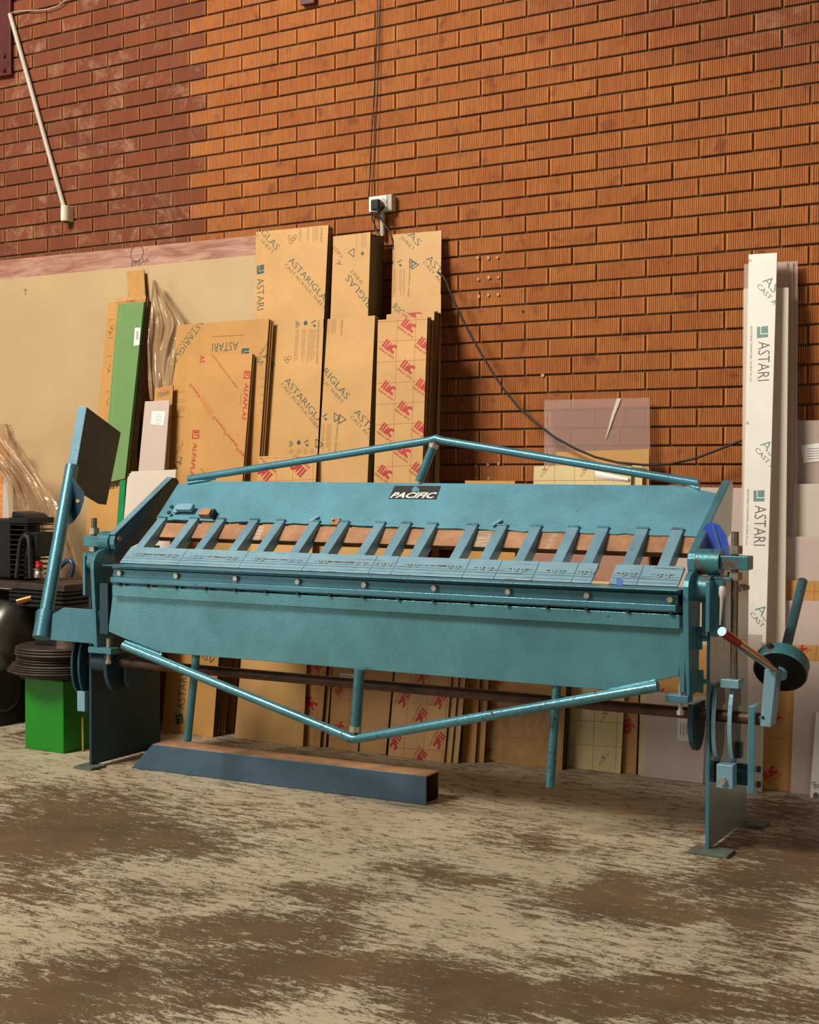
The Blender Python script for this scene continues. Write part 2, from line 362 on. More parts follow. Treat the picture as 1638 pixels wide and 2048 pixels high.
def wall():
    g = G(); xl, xr, zt = -9.4, 2.2, 4.75
    g.box((xl, .010, -.05), (xr, .24, zt))
    w = g.build('wall_back', M_['mortar'], kind='structure', label='orange wire-cut brick wall with recessed brown joints')
    cand = []; rest = G()
    occl = [(0, 470, 520, 1200), (505, 450, 885, 1200), (330, 640, 640, 1200), (1060, 925, 1290, 1300), (1490, 520, 1575, 1600), (395, 962, 1400, 1500), (1585, 960, 1700, 1600)]
    for r in range(-12, 44):
        cz = BZ0-r*HR
        if cz < .03 or cz > zt-.05: continue
        c = -38
        for c in range(-38, 56):
            if (c-r) % 2 == 0: continue        # joints sit on even c-r, so brick centres on odd
            cx = BX0+c*HB
            if cx < xl+.13 or cx > xr-.13: continue
            u, v = pix(Vector((cx, 0, cz)))
            vis = -30 < u < 1668 and -20 < v < 1300 and not any(a < u < c2 and b < v < d for a, b, c2, d in occl)
            d = (Vector((cx, 0, cz))-CAM).length
            cand.append((0 if vis else 1, d, cx, cz))
    cand.sort()
    g0 = G(); brick_geo(g0, 0, 0, 0); me = g0.mesh('brick', M_['brick']); k = 0
    for vis, d, cx, cz in cand:
        dy = random.uniform(-.002, .0015)
        if k < 300 and vis == 0:
            o = bpy.data.objects.new('brick', me); o.location = (cx, dy, cz); o.parent = w; COL.objects.link(o); k += 1
        else: brick_geo(rest, cx, cz, dy)
    rest.build('bricks', M_['brick'], w, kind='stuff')
wall()
# ------------------------------------------------------------------ printed lettering helpers
_tc = {}
def text2d(s, shear=0.0, bold=0.0, spacing=1.0):
    k = (s, shear, bold, spacing)
    if k in _tc: return _tc[k]
    c = bpy.data.curves.new('t', 'FONT'); c.body = s; c.size = 1; c.shear = shear; c.offset = bold; c.space_character = spacing; c.resolution_u = 2
    o = bpy.data.objects.new('t', c); COL.objects.link(o); bpy.context.view_layer.update()
    me = o.evaluated_get(bpy.context.evaluated_depsgraph_get()).to_mesh()
    vs = [tuple(v.co) for v in me.vertices]; fs = [list(p.vertices) for p in me.polygons]
    o.evaluated_get(bpy.context.evaluated_depsgraph_get()).to_mesh_clear(); bpy.data.objects.remove(o)
    x0 = min(v[0] for v in vs); x1 = max(v[0] for v in vs)
    _tc[k] = ([((v[0]-x0)/(x1-x0), v[1]/(x1-x0)) for v in vs], fs, .70/(x1-x0)); return _tc[k]
class Plane:
    """a flat face in the scene: point P, normal Nn (towards the viewer side)"""
    def __init__(s, P, Nn): s.P, s.n = Vector(P), Vector(Nn).normalized()
    def at(s, u, v):
        d = ray(u, v); return CAM+d*((s.P-CAM).dot(s.n)/d.dot(s.n))
def put2d(g, pl, A, B, vs, fs, vscale=1.0, lift=.0008):
    a, b = pl.at(*A), pl.at(*B); ex = b-a; ey = pl.n.cross(ex)*vscale; o = a+pl.n*lift
    g.add([o+ex*x+ey*y for x, y in vs], fs)
def text(g, pl, s, A, B, cap=None, shear=0.0, bold=-.012, spacing=1.0, lift=.0008):
    vs, fs, c = text2d(s, shear, bold, spacing); k = 1.0
    if cap:
        L = (pl.at(*B)-pl.at(*A)).length; k = cap/(c*L)
    put2d(g, pl, A, B, vs, fs, k, lift)
def line(g, pl, A, B, w=.0015, lift=.0007):
    a, b = pl.at(*A), pl.at(*B); e = pl.n.cross((b-a).normalized())*w*.5; o = pl.n*lift
    g.add([a-e+o, b-e+o, b+e+o, a+e+o], [[0, 1, 2, 3]])
def poly(g, pl, pts, lift=.0008):
    g.add([pl.at(*p)+pl.n*lift for p in pts], [list(range(len(pts)))])
def ring(g, pl, c, r, w=.3, n=16, lift=.0008):
    P = pl.at(*c); ex = (pl.at(c[0]+1, c[1])-P); k = ex.length*r; ex.normalize(); ey = pl.n.cross(ex); o = P+pl.n*lift
    if w >= 1: g.add([o+(ex*math.cos(2*math.pi*i/n)+ey*math.sin(2*math.pi*i/n))*k for i in range(n)], [list(range(n))]); return
    vs = [o+(ex*math.cos(2*math.pi*i/n)+ey*math.sin(2*math.pi*i/n))*q for q in (k, k*(1-w)) for i in range(n)]
    g.add(vs, [[i, (i+1) % n, n+(i+1) % n, n+i] for i in range(n)])
def fineprint(g, pl, A, B, off, n, w=.0014, seed=1):
    """n lines of tiny unreadable print from A to B, stepped by off"""
    rr = random.Random(seed)
    for k in range(n):
        t = 0.0; end = rr.uniform(.8, 1)
        while t < end:
            L = rr.uniform(.03, .09); t2 = min(end, t+L)
            p = lambda q: (A[0]+(B[0]-A[0])*q+off[0]*k, A[1]+(B[1]-A[1])*q+off[1]*k)
            line(g, pl, p(t), p(t2), w); t = t2+.018
SQ = ([(0, .38), (.62, .38), (.62, 1), (0, 1), (0, 0), (1, 0), (1, .28), (0, .28), (.72, .28), (1, 1), (.72, 1)], [[0, 1, 2, 3], [4, 5, 6, 7], [8, 6, 9, 10]])
def squarelogo(g, pl, A, B): put2d(g, pl, A, B, *SQ)
def _mark():
    vs, fs = [], []
    def q(*p): b = len(vs); vs.extend(p); fs.append([b+i for i in range(len(p))])
    for x in (0, .17): q((x, 0), (x+.11, 0), (x+.18, .5), (x+.07, .5))
    q((.31, 0), (.60, 0), (.48, .5))
    b = len(vs); n = 14
    for k in range(n+1):
        a = math.radians(50+260*k/n); vs.append((.79+.25*math.cos(a), .25+.25*math.sin(a)))
    for k in range(n+1):
        a = math.radians(50+260*k/n); vs.append((.79+.10*math.cos(a), .25+.10*math.sin(a)))
    for k in range(n): fs.append([b+k, b+k+1, b+n+2+k, b+n+1+k])
    return vs, fs
MARK = _mark()
def mcmark(g, pl, A, B, small=True):
    put2d(g, pl, A, B, *MARK)
    if small:
        vs, fs, c = text2d('MARGA CIPTA')
        put2d(g, pl, A, B, [(x*1.15-.05, y*1.15-.22) for x, y in vs], fs)
def diamonds(g, pl, c, r):
    for k in range(3):
        a = math.radians(90+120*k); b1, b2 = a-math.radians(30), a+math.radians(30)
        poly(g, pl, [c, (c[0]+r*.6*math.cos(b1), c[1]-r*.6*math.sin(b1)), (c[0]+r*math.cos(a), c[1]-r*math.sin(a)), (c[0]+r*.6*math.cos(b2), c[1]-r*.6*math.sin(b2))][::-1])
def clip(g, corners, n):
    """cut a flat print mesh to its sheet's outline"""
    bm = bmesh.new()
    vv = [bm.verts.new(p) for p in g.v]
    for f in g.f:
        try: bm.faces.new([vv[i] for i in f])
        except ValueError: pass
    c = sum(corners, Vector())/len(corners)
    for i in range(len(corners)):
        a, b = corners[i], corners[(i+1) % len(corners)]
        no = (b-a).cross(n).normalized()
        if (c-a).dot(no) > 0: no = -no
        bmesh.ops.bisect_plane(bm, geom=bm.verts[:]+bm.edges[:]+bm.faces[:], plane_co=a, plane_no=no, clear_outer=True)
    bm.verts.ensure_lookup_table(); bm.verts.index_update()
    r = G(); r.v = [tuple(v.co) for v in bm.verts]; r.f = [[v.index for v in f.verts] for f in bm.faces]
    r.sm = [False]*len(r.f); r.mi = [0]*len(r.f); bm.free(); return r

ORD = ['first', 'second', 'third', 'fourth', 'fifth', 'sixth', 'seventh', 'eighth']
# ------------------------------------------------------------------ leaning sheets
def sheet(name, label, cat, TL, TR, L2, R2, yb, yt, zt, mat, edge, th=.005, zb=0.0, prints=None, group=None, cut=False, stack=(), stack_label=None):
    """flat board whose face passes through y=yb on the floor and y=yt at height zt; edges follow the given pixels"""
    n = Vector((0, -zt, (yt-yb))).normalized()      # towards the camera
    if n.y > 0: n = -n
    pl = Plane((0, yb, 0), n)
    tl, tr = pl.at(*TL), pl.at(*TR); l2, r2 = pl.at(*L2), pl.at(*R2)
    if cut: bl, br = l2, r2
    else:
        zb = max(zb, .001)
        bl = tl+(l2-tl)*((tl.z-zb)/(tl.z-l2.z)); br = tr+(r2-tr)*((tr.z-zb)/(tr.z-r2.z))
    g = G(); F = [tl, bl, br, tr]; Bk = [p-n*th for p in F]
    g.add(F+Bk, [[0, 1, 2, 3], [7, 6, 5, 4]]); g.m = 1
    g.add(F+Bk, [[(i+1) % 4, i, 4+i, 4+(i+1) % 4] for i in range(4)])
    org = Vector(((bl.x+br.x)/2, (bl.y+br.y)/2, min(bl.z, br.z)))
    g.v = [tuple(Vector(p)-org) for p in g.v]
    o = g.build(name, [mat, edge], label=label, cat=cat, group=group); o.location = org
    for k, (ink, fn) in enumerate((prints or {}).items()):
        pg = G(); fn(pg, pl)
        if not pg.v: continue
        r = clip(pg, F, n)
        if not r.v: continue
        r.v = [tuple(Vector(p)-org) for p in r.v]; r.build('printed_lettering', M_[ink], o, kind='stuff')
    for i, (dx, dy, dz) in enumerate(stack):
        c = bpy.data.objects.new(name, bpy.data.meshes.get(o.data.name)); COL.objects.link(c)
        c.location = org+Vector((dx, max(dy, (i+1)*(th+.0015)), 0)); c.scale = (1, 1, 1+dz)
        c['label'] = (ORD[i]+' from the front of the '+stack_label) if len(stack) > 1 else stack_label
        c['category'] = cat; c['group'] = 'the '+stack_label if len(stack) > 1 else 'leaning sheets'
    return o, pl
K, K2, K3, E1, E2 = M_['kraft'], M_['kraft2'], M_['kraft3'], M_['edge'], M_['edge_dark']

# big wall boards at the left
def pr(g, p):
    ring(g, p, (274, 507), 13, .1, 24); text(g, p, 'BREAK', (263, 533), (299, 524), cap=.03)
sheet('plywood_board', 'large red-brown plywood board showing as a strip above the cream panel', 'board', (-130, 534), (530, 469), (-130, 900), (527, 900), -.30, -.03, 2.56, M_['ply'], E1, .012, prints={'ink_black': pr})
def pr(g, p):
    line(g, p, (51, 577), (51, 590), .005); line(g, p, (47, 580), (55, 580), .004)
sheet('laminate_board', 'large cream laminate panel leaning against the plywood board', 'panel', (-130, 572), (530, 508), (-130, 900), (527, 900), -.345, -.06, 2.5, M_['cream'], E1, .018, prints={'ink_grey': pr})

# narrow offcuts beside the green sheet
sheet('kraft_offcut', 'short narrow kraft offcut rising highest behind the green sheet', 'board', (253, 543), (288, 540), (259, 600), (289, 600), -.44, -.10, 2.4, K2, E1, .006)
sheet('kraft_board', 'long kraft-covered board at the left, with red handwriting low down', 'board', (217, 606), (243, 603), (168, 1100), (224, 1100), -.545, -.15, 2.3, K2, E1, .008,
      prints={'ink_black': lambda g, p: (line(g, p, (217, 640), (231, 639)), line(g, p, (216, 676), (230, 675)), line(g, p, (214, 713), (228, 712)), line(g, p, (212, 784), (224, 783)), text(g, p, 'AST', (231, 642), (214, 664), cap=.03), text(g, p, 'AST', (229, 722), (212, 738), cap=.03), text(g, p, 'AST', (224, 788), (210, 803), cap=.03), text(g, p, 'AST', (240, 968), (212, 971), cap=.045)),
              'ink_red': lambda g, p: (text(g, p, 'ME', (170, 1090), (184, 1082), cap=.03),)})
sheet('kraft_board', 'kraft board directly behind the green sheet, showing round its edges', 'board', (231, 598), (292, 591), (205, 970), (262, 900), -.60, -.20, 2.3, K2, E2, .012, stack=[(.004, .012, -.004), (.006, .024, -.012)], stack_label='dark-edged kraft boards stacked behind the green sheet',
      prints={'ink_red': lambda g, p: (line(g, p, (231, 606), (292, 599), .002),), 'ink_black': lambda g, p: (text(g, p, 'Tebal', (253, 606), (270, 604), cap=.016), text(g, p, 'ATSA', (238, 962), (212, 966), cap=.04))})
o, pl = sheet('green_acrylic_sheet', 'tall green film-covered acrylic sheet with a white barcode sticker', 'acrylic sheet', (236, 608), (288, 603), (205, 967), (250, 957), -.64, -.23, 2.3, M_['green'], M_['green2'], .012, cut=True)
def sticker(par, pl, pts, name='paper_sticker', lines=None, mat='label'):
    g = G(); g.add([pl.at(*p)+pl.n*.0012-par.location for p in pts], [[0, 1, 2, 3]]); s = g.build(name, M_[mat], par)
    if lines:
        q = G(); lines(q, pl); q.v = [tuple(Vector(p)+pl.n*.001-par.location) for p in q.v]; q.build('printed_lettering', M_['ink_dgrey'], s)
    return s
def bar(g, p):
    for k in range(9): line(g, p, (272.5, 664+k*1.9), (277.5, 663.5+k*1.9), .0022 if k % 3 else .0035)
sticker(o, pl, [(270, 656), (267.5, 692), (279, 690), (281.5, 655)], lines=bar)
sheet('green_edge_strip', 'narrow bright green acrylic offcut left of the frosted sheets', 'acrylic sheet', (240, 961), (251, 960), (231, 1080), (244, 1080), -.74, -.30, 2.0, M_['green2'], M_['green2'], .01)
sheet('kraft_offcut', 'small kraft offcut with red stripes and 10mm handwriting', 'board', (310, 777), (346, 770), (306, 830), (343, 830), -.575, -.31, 1.8, K2, E1, .006,
      prints={'ink_red': lambda g, p: [line(g, p, (318+k*5, 777-k), (331+k*3, 784+k*.6 if k < 5 else 778), .0018) for k in range(6)], 'ink_black': lambda g, p: text(g, p, '10mm', (316, 796), (338, 790), cap=.035)})
def lbl(n): return lambda g, p: None
o, pl = sheet('clear_acrylic_sheet', 'masked clear acrylic sheet with a white label beside the kraft boards', 'acrylic sheet', (290, 803), (339, 800), (277, 940), (328, 940), -.66, -.34, 1.8, M_['lav'], M_['clear_edge'], .006)
sticker(o, pl, [(304, 822), (302, 849), (327, 851), (332, 823)], lines=lambda g, p: [line(g, p, (311, 829+k*4.5), (322+k % 2*3, 829.5+k*4.5), .0016) for k in range(5)])
sheet('frosted_acrylic_sheet', 'frosted acrylic sheet in front of the others behind the left wing plate', 'acrylic sheet', (262, 943), (352, 939), (252, 1060), (342, 1060), -.86, -.50, 1.5, M_['frost'], M_['clear_edge'], .006,
      stack=[(-.022, .010, -.008), (-.042, .02, -.02), (-.055, .03, -.03)], stack_label='frosted acrylic sheets stacked behind the front frosted one')

# ---------------- kraft-papered acrylic sheets
def pr_t(g, p):
    text(g, p, 'ASTARIGLA', (403, 636), (344, 722), cap=.035); squarelogo(g, p, (498.5, 696), (484, 697))
    text(g, p, 'ASTARI', (476.5, 683), (425, 687), cap=.047); text(g, p, 'ARIG', (377, 893), (333, 951), cap=.035)
    text(g, p, 'AS', (537, 699), (514, 723), cap=.035)
def pr_g(g, p):
    text(g, p, 'ACRYLIC', (386, 652), (347, 704), cap=.017); text(g, p, 'SHEET', (536, 681), (512, 716), cap=.016)
    text(g, p, 'ACRYLIC', (366, 884), (334, 926), cap=.016)
    fineprint(g, p, (425, 673.5), (500, 669), (0, 0), 1, .003)
    fineprint(g, p, (341, 783), (376, 782), (0, 3.3), 2); fineprint(g, p, (340, 799), (376, 799), (0, 4), 2); fineprint(g, p, (338, 813), (376, 813), (0, 3.2), 4, seed=3)
    fineprint(g, p, (337, 834), (374, 834), (0, 0), 1, .004)
    for k in range(5): fineprint(g, p, (521, 756+k*16), (529, 756+k*16), (0, 2), 2, seed=k)
sheet('kraft_acrylic_sheet', 'kraft-papered acrylic sheet with an upside-down square logo near its top', 'acrylic sheet', (354, 650), (538, 637), (328, 940), (517, 940), -.505, -.25, 2.0, K2, E1, .006, prints={'ink_teal': pr_t, 'ink_grey': pr_g},
      stack=[(.006, .012, -.003), (.012, .022, -.006)], stack_label='kraft-papered sheets hidden behind the sheet with the upside-down logo')
ALF = ([(0, 0), (.14, 0), (.26, 1), (.12, 1), (.2, 0), (.34, 0), (.46, 1), (.32, 1), (.42, 0), (.95, 0), (1, .15), (.48, .15), (.5, .3), (.62, .3), (.68, .8), (.56, .8), (.56, .85), (1, .85), (1, 1), (.58, 1), (.86, .15), (1, .15), (1.02, .85), (.9, .85)],
       [[0, 1, 2, 3], [4, 5, 6, 7], [8, 9, 10, 11], [12, 13, 14, 15], [16, 17, 18, 19], [20, 21, 22, 23]])
def pr_r(g, p):
    text(g, p, 'AS', (400, 710), (399.5, 727), cap=.032, shear=.2, bold=.01)
    text(g, p, 'ALFAPLAS', (489.5, 766), (484, 841), cap=.027, shear=.2, bold=.01); put2d(g, p, (488, 742), (487.5, 758), *ALF)
    text(g, p, 'ALFAPLAS', (387, 885), (379, 962), cap=.027, shear=.2, bold=.01); put2d(g, p, (385, 860), (384, 878), *ALF)
    for A, B in (((384, 775), (398, 796)), ((431, 840), (448, 862)), ((453, 870), (473, 894)), ((478, 903), (490, 918))):
        text(g, p, 'ALFAPLAS', A, B, cap=.013, bold=.01); ring(g, p, (A[0]-3, A[1]-4), 2.8, .3)
    text(g, p, 'MANUFACTURED BY ISO 9001 COMPANY', (421, 708), (474, 778), cap=.011)
    for k in range(5): line(g, p, (399+k*1.6, 798-k*1.6), (421+k*1.6, 833-k*1.6), .0013)
    line(g, p, (483, 785), (480, 813), .0015); text(g, p, 'CAST ACRYLIC SHEET', (400, 938), (412, 954), cap=.01)
sheet('kraft_acrylic_sheet', 'front kraft-papered acrylic sheet printed in red lettering', 'acrylic sheet', (376, 711), (505, 707), (362, 960), (485, 960), -.60, -.31, 1.8, K2, E1, .008, prints={'ink_red': pr_r},
      stack=[(.004, .010, -.003)], stack_label='kraft sheet behind the red-lettered front sheet')
def icons(g, p, c, s=1.0, fp=None):
    """a run of small handling icons: three rings, a disc, a dolly, a warning triangle"""
    (x, y), ex = c, s
    for q in ((0, 0), (-3, 4), (-3.5, -3)): ring(g, p, (x+q[0]*ex, y+q[1]*ex), 2.6*ex, .35, 10)
    ring(g, p, (x+15*ex, y-2*ex), 4*ex, 1, 12)
    poly(g, p, [(x+33*ex, y), (x+37*ex, y+4*ex), (x+34*ex, y+7*ex), (x+30*ex, y+3*ex)][::-1]); line(g, p, (x+27*ex, y-2*ex), (x+37*ex, y-8*ex), .005)
    T = [(x+53*ex, y-10*ex), (x+66*ex, y), (x+53*ex, y+9*ex)]
    for k in range(3): line(g, p, T[k], T[(k+1) % 3], .0045)
def pr_t(g, p):
    text(g, p, 'GLAS', (521, 466), (552, 502), cap=.036); text(g, p, 'ASTARIGLAS', (576, 523), (653, 610), cap=.036); squarelogo(g, p, (514, 532), (514, 549))
    text(g, p, 'ASTARI', (514, 558), (514, 621), cap=.048); text(g, p, 'ASTARIGLAS', (568, 763), (646, 858), cap=.036); text(g, p, 'S', (536, 730), (544, 740), cap=.036)
    icons(g, p, (597, 648), .95); icons(g, p, (584, 887), .9)
def pr_g(g, p):
    text(g, p, 'C SHEET', (512, 472), (545, 509), cap=.018); text(g, p, 'CAST ACRYLIC SHEET', (569, 531), (648, 620), cap=.018)
    text(g, p, 'CAST ACRYLIC SHEET', (561, 769), (640, 865), cap=.018)
    for k, (u, n) in enumerate(((592, 3), (606, 3), (618, 5), (631, 1))): fineprint(g, p, (u, 659), (u-4, 727), (2.5, 0), n, seed=k)
    for k, (u, n) in enumerate(((598, 3), (615, 2), (626, 5))): fineprint(g, p, (u, 454), (u-.5, 486), (2.5, 0), n, seed=k+9)
    text(g, p, 'PLEASE READ', (642, 456), (641, 484), cap=.010); text(g, p, 'IMPORTANT INFORMATION - PLEASE READ', (636, 642), (632, 728), cap=.010)
    for q in ((579, 475), (587, 478), (582, 484), (590, 474)): ring(g, p, q, 3.5, .2, 12)
    for q in ((571, 717), (579, 716), (574, 722)): ring(g, p, q, 3.5, .2, 12)
    for k, u in enumerate((581, 596, 609, 622)): fineprint(g, p, (u, 898), (u-1, 910), (2.5, 0), 3, seed=k+4)
sheet('kraft_acrylic_sheet', 'tallest kraft-papered acrylic sheet, next to the red-lettered one, printed in dark teal', 'acrylic sheet', (512, 464), (657, 450), (506, 800), (634, 930), -.455, -.12, 2.62, K3, E2, .009, prints={'ink_teal': pr_t, 'ink_grey': pr_g},
      stack=[(.003, .014, -.003), (.005, .026, -.004)], stack_label='kraft sheets with dark edges behind the tallest kraft sheet')
def pr_t(g, p):
    text(g, p, 'RIGLAS', (744, 606), (699, 548), cap=.036); text(g, p, 'A', (678, 519), (672, 527), cap=.03)
    for T in ([(696, 505), (708, 497), (708, 514)],):
        for k in range(3): line(g, p, T[k], T[(k+1) % 3], .004)
    ring(g, p, (725, 507), 3, 1, 8)
def pr_g(g, p):
    text(g, p, 'SHEET', (727, 565), (704, 537), cap=.018); text(g, p, 'CAST', (687, 512), (668, 490), cap=.018)
    fineprint(g, p, (714, 466), (712, 513), (0, 0), 1); fineprint(g, p, (724, 466), (723, 500), (3, 0), 4)
sheet('kraft_acrylic_sheet', 'kraft-papered acrylic sheet with its print upside down, fronting the dark stack below the socket', 'acrylic sheet', (667, 473), (741, 464), (661, 632), (736, 632), -.455, -.175, 2.55, K3, E2, .0115, prints={'ink_teal': pr_t, 'ink_grey': pr_g},
      stack=[(.0012*k, .013*(k+1), random.uniform(-.003, .001)) for k in range(8)], stack_label='dark-edged acrylic sheets stacked on edge below the wall socket')
def pr_t(g, p):
    text(g, p, 'RIGLAS', (645, 745), (692, 800), cap=.036); text(g, p, 'ASTARI', (707, 826), (757, 885), cap=.036)
    for k in range(3):
        T = [(679, 829), (692, 839), (678, 847)]; line(g, p, T[k], T[(k+1) % 3], .0045)
    icons(g, p, (621, 835), .9); icons(g, p, (587, 889), .9)
def pr_g(g, p):
    text(g, p, 'YLIC SHEET', (640, 757), (684, 808), cap=.018); text(g, p, 'CAST ACRYLIC', (700, 835), (760, 900), cap=.018); text(g, p, 'PLEASE READ', (683, 640), (681, 671), cap=.010)
    for k, (u, n) in enumerate(((656, 2), (664, 4))): fineprint(g, p, (u, 639), (u-1, 671), (2.5, 0), n, seed=k)
    for k, (u, n) in enumerate(((644, 3), (655, 4))): fineprint(g, p, (u, 848), (u-3, 905), (2.5, 0), n, seed=k+3)
    text(g, p, 'IMPORTANT INFORMATION - PLEASE READ', (675, 832), (669, 905), cap=.010)
sheet('kraft_acrylic_sheet', 'blank-topped kraft acrylic sheet with a torn right edge, left of the red-marked stack', 'acrylic sheet', (655, 638), (750, 631), (636, 940), (735, 960), -.525, -.285, 2.05, K3, E2, .009, prints={'ink_teal': pr_t, 'ink_grey': pr_g},
      stack=[(.002, .014, -.002), (.004, .026, -.004)], stack_label='dark-edged sheets behind the torn-edged kraft sheet')
def mcs(L):
    return lambda g, p: [mcmark(g, p, (x-12, y-5), (x+13, y+13)) for x, y in L]
def gl(vl, hl):
    def f(g, p):
        for a, b in vl: line(g, p, a, b, .0016)
        for a, b in hl: line(g, p, a, b, .0016)
    return f
sheet('red_marked_acrylic_sheet', 'kraft acrylic sheet with red grid lines and repeated red marks, front of the right stack', 'acrylic sheet', (756, 640), (855, 634), (748, 950), (844, 960), -.52, -.30, 2.05, M_['kraft3'], E1, .013,
      prints={'ink_red': mcs([(813, 655), (775, 697), (845, 692), (811, 738), (773, 780), (842, 775), (806, 820), (770, 864), (839, 859), (803, 905), (766, 948), (834, 942)]),
              'ink_line': gl([((795, 636), (784, 965)), ((832, 634), (820, 965))], [((750, y+3), (860, y-3)) for y in (641, 681, 722, 764, 806, 847, 890, 931.5, 972)])},
      stack=[(.004, .012, .001), (.002, .022, -.004), (.007, .032, -.005)], stack_label='red-marked kraft sheets stacked behind the front red-marked sheet')
sheet('red_marked_acrylic_sheet', 'slightly taller red-marked kraft sheet peeking above the front one', 'acrylic sheet', (773, 629), (869, 622), (771, 700), (866, 700), -.45, -.18, 2.08, K3, E2, .012,
      prints={'ink_red': mcs([(822, 629)]), 'ink_line': gl([((803, 625), (802, 645)), ((844, 622), (843, 640))], [])},
      stack=[(.003, .014, .001), (.006, .026, -.003), (.004, .038, -.002)], stack_label='dark-edged sheets at the right end of the kraft stack')
def pr_t(g, p):
    text(g, p, 'GLAS', (792, 446), (835, 493), cap=.036); text(g, p, 'ASTARI', (851, 519), (901, 577), cap=.036)
    for k in range(3):
        T = [(824, 522), (837, 529), (824, 539)]; line(g, p, T[k], T[(k+1) % 3], .0045)
    icons(g, p, (769, 527), .95)
def pr_g(g, p):
    text(g, p, 'SHEET', (801, 477), (826, 502), cap=.018); text(g, p, 'CAST ACRYLIC', (845, 526), (905, 595), cap=.018); text(g, p, 'IMPORTANT INFORMATION - PLEASE READ', (819, 522), (815, 600), cap=.010)
    for k, u in enumerate((789, 800, 807)): fineprint(g, p, (u, 539), (u-1, 592), (2.6, 0), 2, seed=k)
sheet('kraft_acrylic_sheet', 'kraft-papered acrylic sheet right of the socket stack, at the right end of the group', 'acrylic sheet', (786, 469), (883, 461), (783, 600), (881, 600), -.335, -.045, 2.52, K3, E1, .005, prints={'ink_teal': pr_t, 'ink_grey': pr_g})
sheet('kraft_acrylic_sheet', 'plain-topped kraft sheet below and in front of the rightmost tall one', 'acrylic sheet', (784, 596), (882, 589), (781, 700), (881, 700), -.37, -.105, 2.2, K3, E1, .005, prints={'ink_teal': lambda g, p: text(g, p, 'RIGLAS', (784, 616), (822, 655), cap=.036)})
def pr_r(g, p):
    for x, y in ((532, 938), (600, 930)): mcmark(g, p, (x+14, y+10), (x-12, y-14))
sheet('red_marked_acrylic_sheet', 'low kraft sheet with upside-down red marks just above the machine beam', 'acrylic sheet', (518, 913), (634, 908), (513, 970), (631, 970), -.62, -.38, 1.45, K3, E1, .006,
      prints={'ink_red': pr_r, 'ink_line': gl([((553, 905), (552, 970)), ((587, 905), (585, 970)), ((628, 905), (625, 970))], [((515, 917), (634, 913)), ((515, 962), (634, 959))])})

# ---------------- sheets seen under the machine
def pr_t(g, p):
    squarelogo(g, p, (367, 1446), (365, 1427)); text(g, p, 'ASTARI', (369, 1420), (375, 1350), cap=.05)
sheet('kraft_acrylic_sheet', 'kraft sheet with a sideways logo, seen below the machine at the left', 'acrylic sheet', (352, 1115), (452, 1115), (336, 1310), (437, 1320), -.665, -.53, 1.1, K2, E2, .018, prints={'ink_teal': pr_t, 'ink_black': lambda g, p: text(g, p, 'ASV', (395, 1310), (425, 1330), cap=.04)},
      stack=[(.0, .01, -.004), (.003, .02, -.006)], stack_label='dark-edged boards behind the sideways-logo sheet')
sheet('kraft_acrylic_sheet', 'kraft sheet with faint lettering at its foot, second from the left under the machine', 'acrylic sheet', (430, 1150), (488, 1150), (422, 1330), (476, 1330), -.52, -.38, 1.1, K2, E2, .01, prints={'ink_grey': lambda g, p: text(g, p, 'AST', (452, 1460), (462, 1420), cap=.04)})
ox = lambda g, p: [mcmark(g, p, (620, 1399), (602, 1425))] and None
sheet('red_marked_acrylic_sheet', 'narrow red-marked kraft sheet under the machine, left of the lower post', 'acrylic sheet', (606, 1230), (662, 1230), (590, 1488), (640, 1491), -.585, -.44, 1.0, K2, E2, .012,
      prints={'ink_red': lambda g, p: (mcmark(g, p, (608, 1400), (628, 1424)), mcmark(g, p, (622, 1330), (640, 1346))), 'ink_line': gl([((599, 1330), (590, 1488)), ((640, 1330), (629, 1490))], [((590, y), (655, y+6)) for y in (1355, 1392, 1434, 1470)])},
      stack=[(.02, .02, -.004), (.036, .04, -.004)], stack_label='boards behind the narrow red-marked sheet')
o, pl = sheet('red_marked_acrylic_sheet', 'red-marked kraft sheet with a white sticker, behind the lower post', 'acrylic sheet', (672, 1230), (734, 1230), (657, 1488), (716, 1492), -.575, -.44, 1.0, K2, E2, .012,
      prints={'ink_red': lambda g, p: (mcmark(g, p, (676, 1392), (692, 1370)), mcmark(g, p, (672, 1462), (690, 1452))), 'ink_line': gl([((705, 1330), (694, 1490))], [((650, y), (730, y+6)) for y in (1376, 1396, 1440, 1478)])})
sticker(o, pl, [(680, 1346), (680, 1356), (708, 1358), (708, 1348)], lines=lambda g, p: line(g, p, (683, 1351), (704, 1353), .003))
sheet('kraft_acrylic_sheet', 'plain glossy kraft sheet right of the lower post under the machine', 'acrylic sheet', (730, 1230), (797, 1230), (715, 1488), (773, 1491), -.565, -.435, 1.0, K2, E2, .01)
sheet('red_marked_acrylic_sheet', 'wide kraft sheet with upside-down red marks under the machine', 'acrylic sheet', (799, 1230), (915, 1230), (776, 1511), (888, 1522), -.575, -.45, 1.0, K3, E2, .010,
      prints={'ink_red': lambda g, p: [mcmark(g, p, (x+8, y-16), (x-8, y+14)) for x, y in ((836, 1430), (872, 1478), (802, 1395), (874, 1398), (785, 1480), (835, 1513), (840, 1352))], 'ink_line': gl([((822, 1340), (806, 1514)), ((860, 1340), (845, 1519)), ((899, 1340), (884, 1520))], [((780, y), (905, y+8)) for y in (1368, 1403, 1449, 1495)])},
      stack=[(.03, .012, .001), (.06, .022, -.004)], stack_label='boards at the right edge of the wide upside-down sheet')
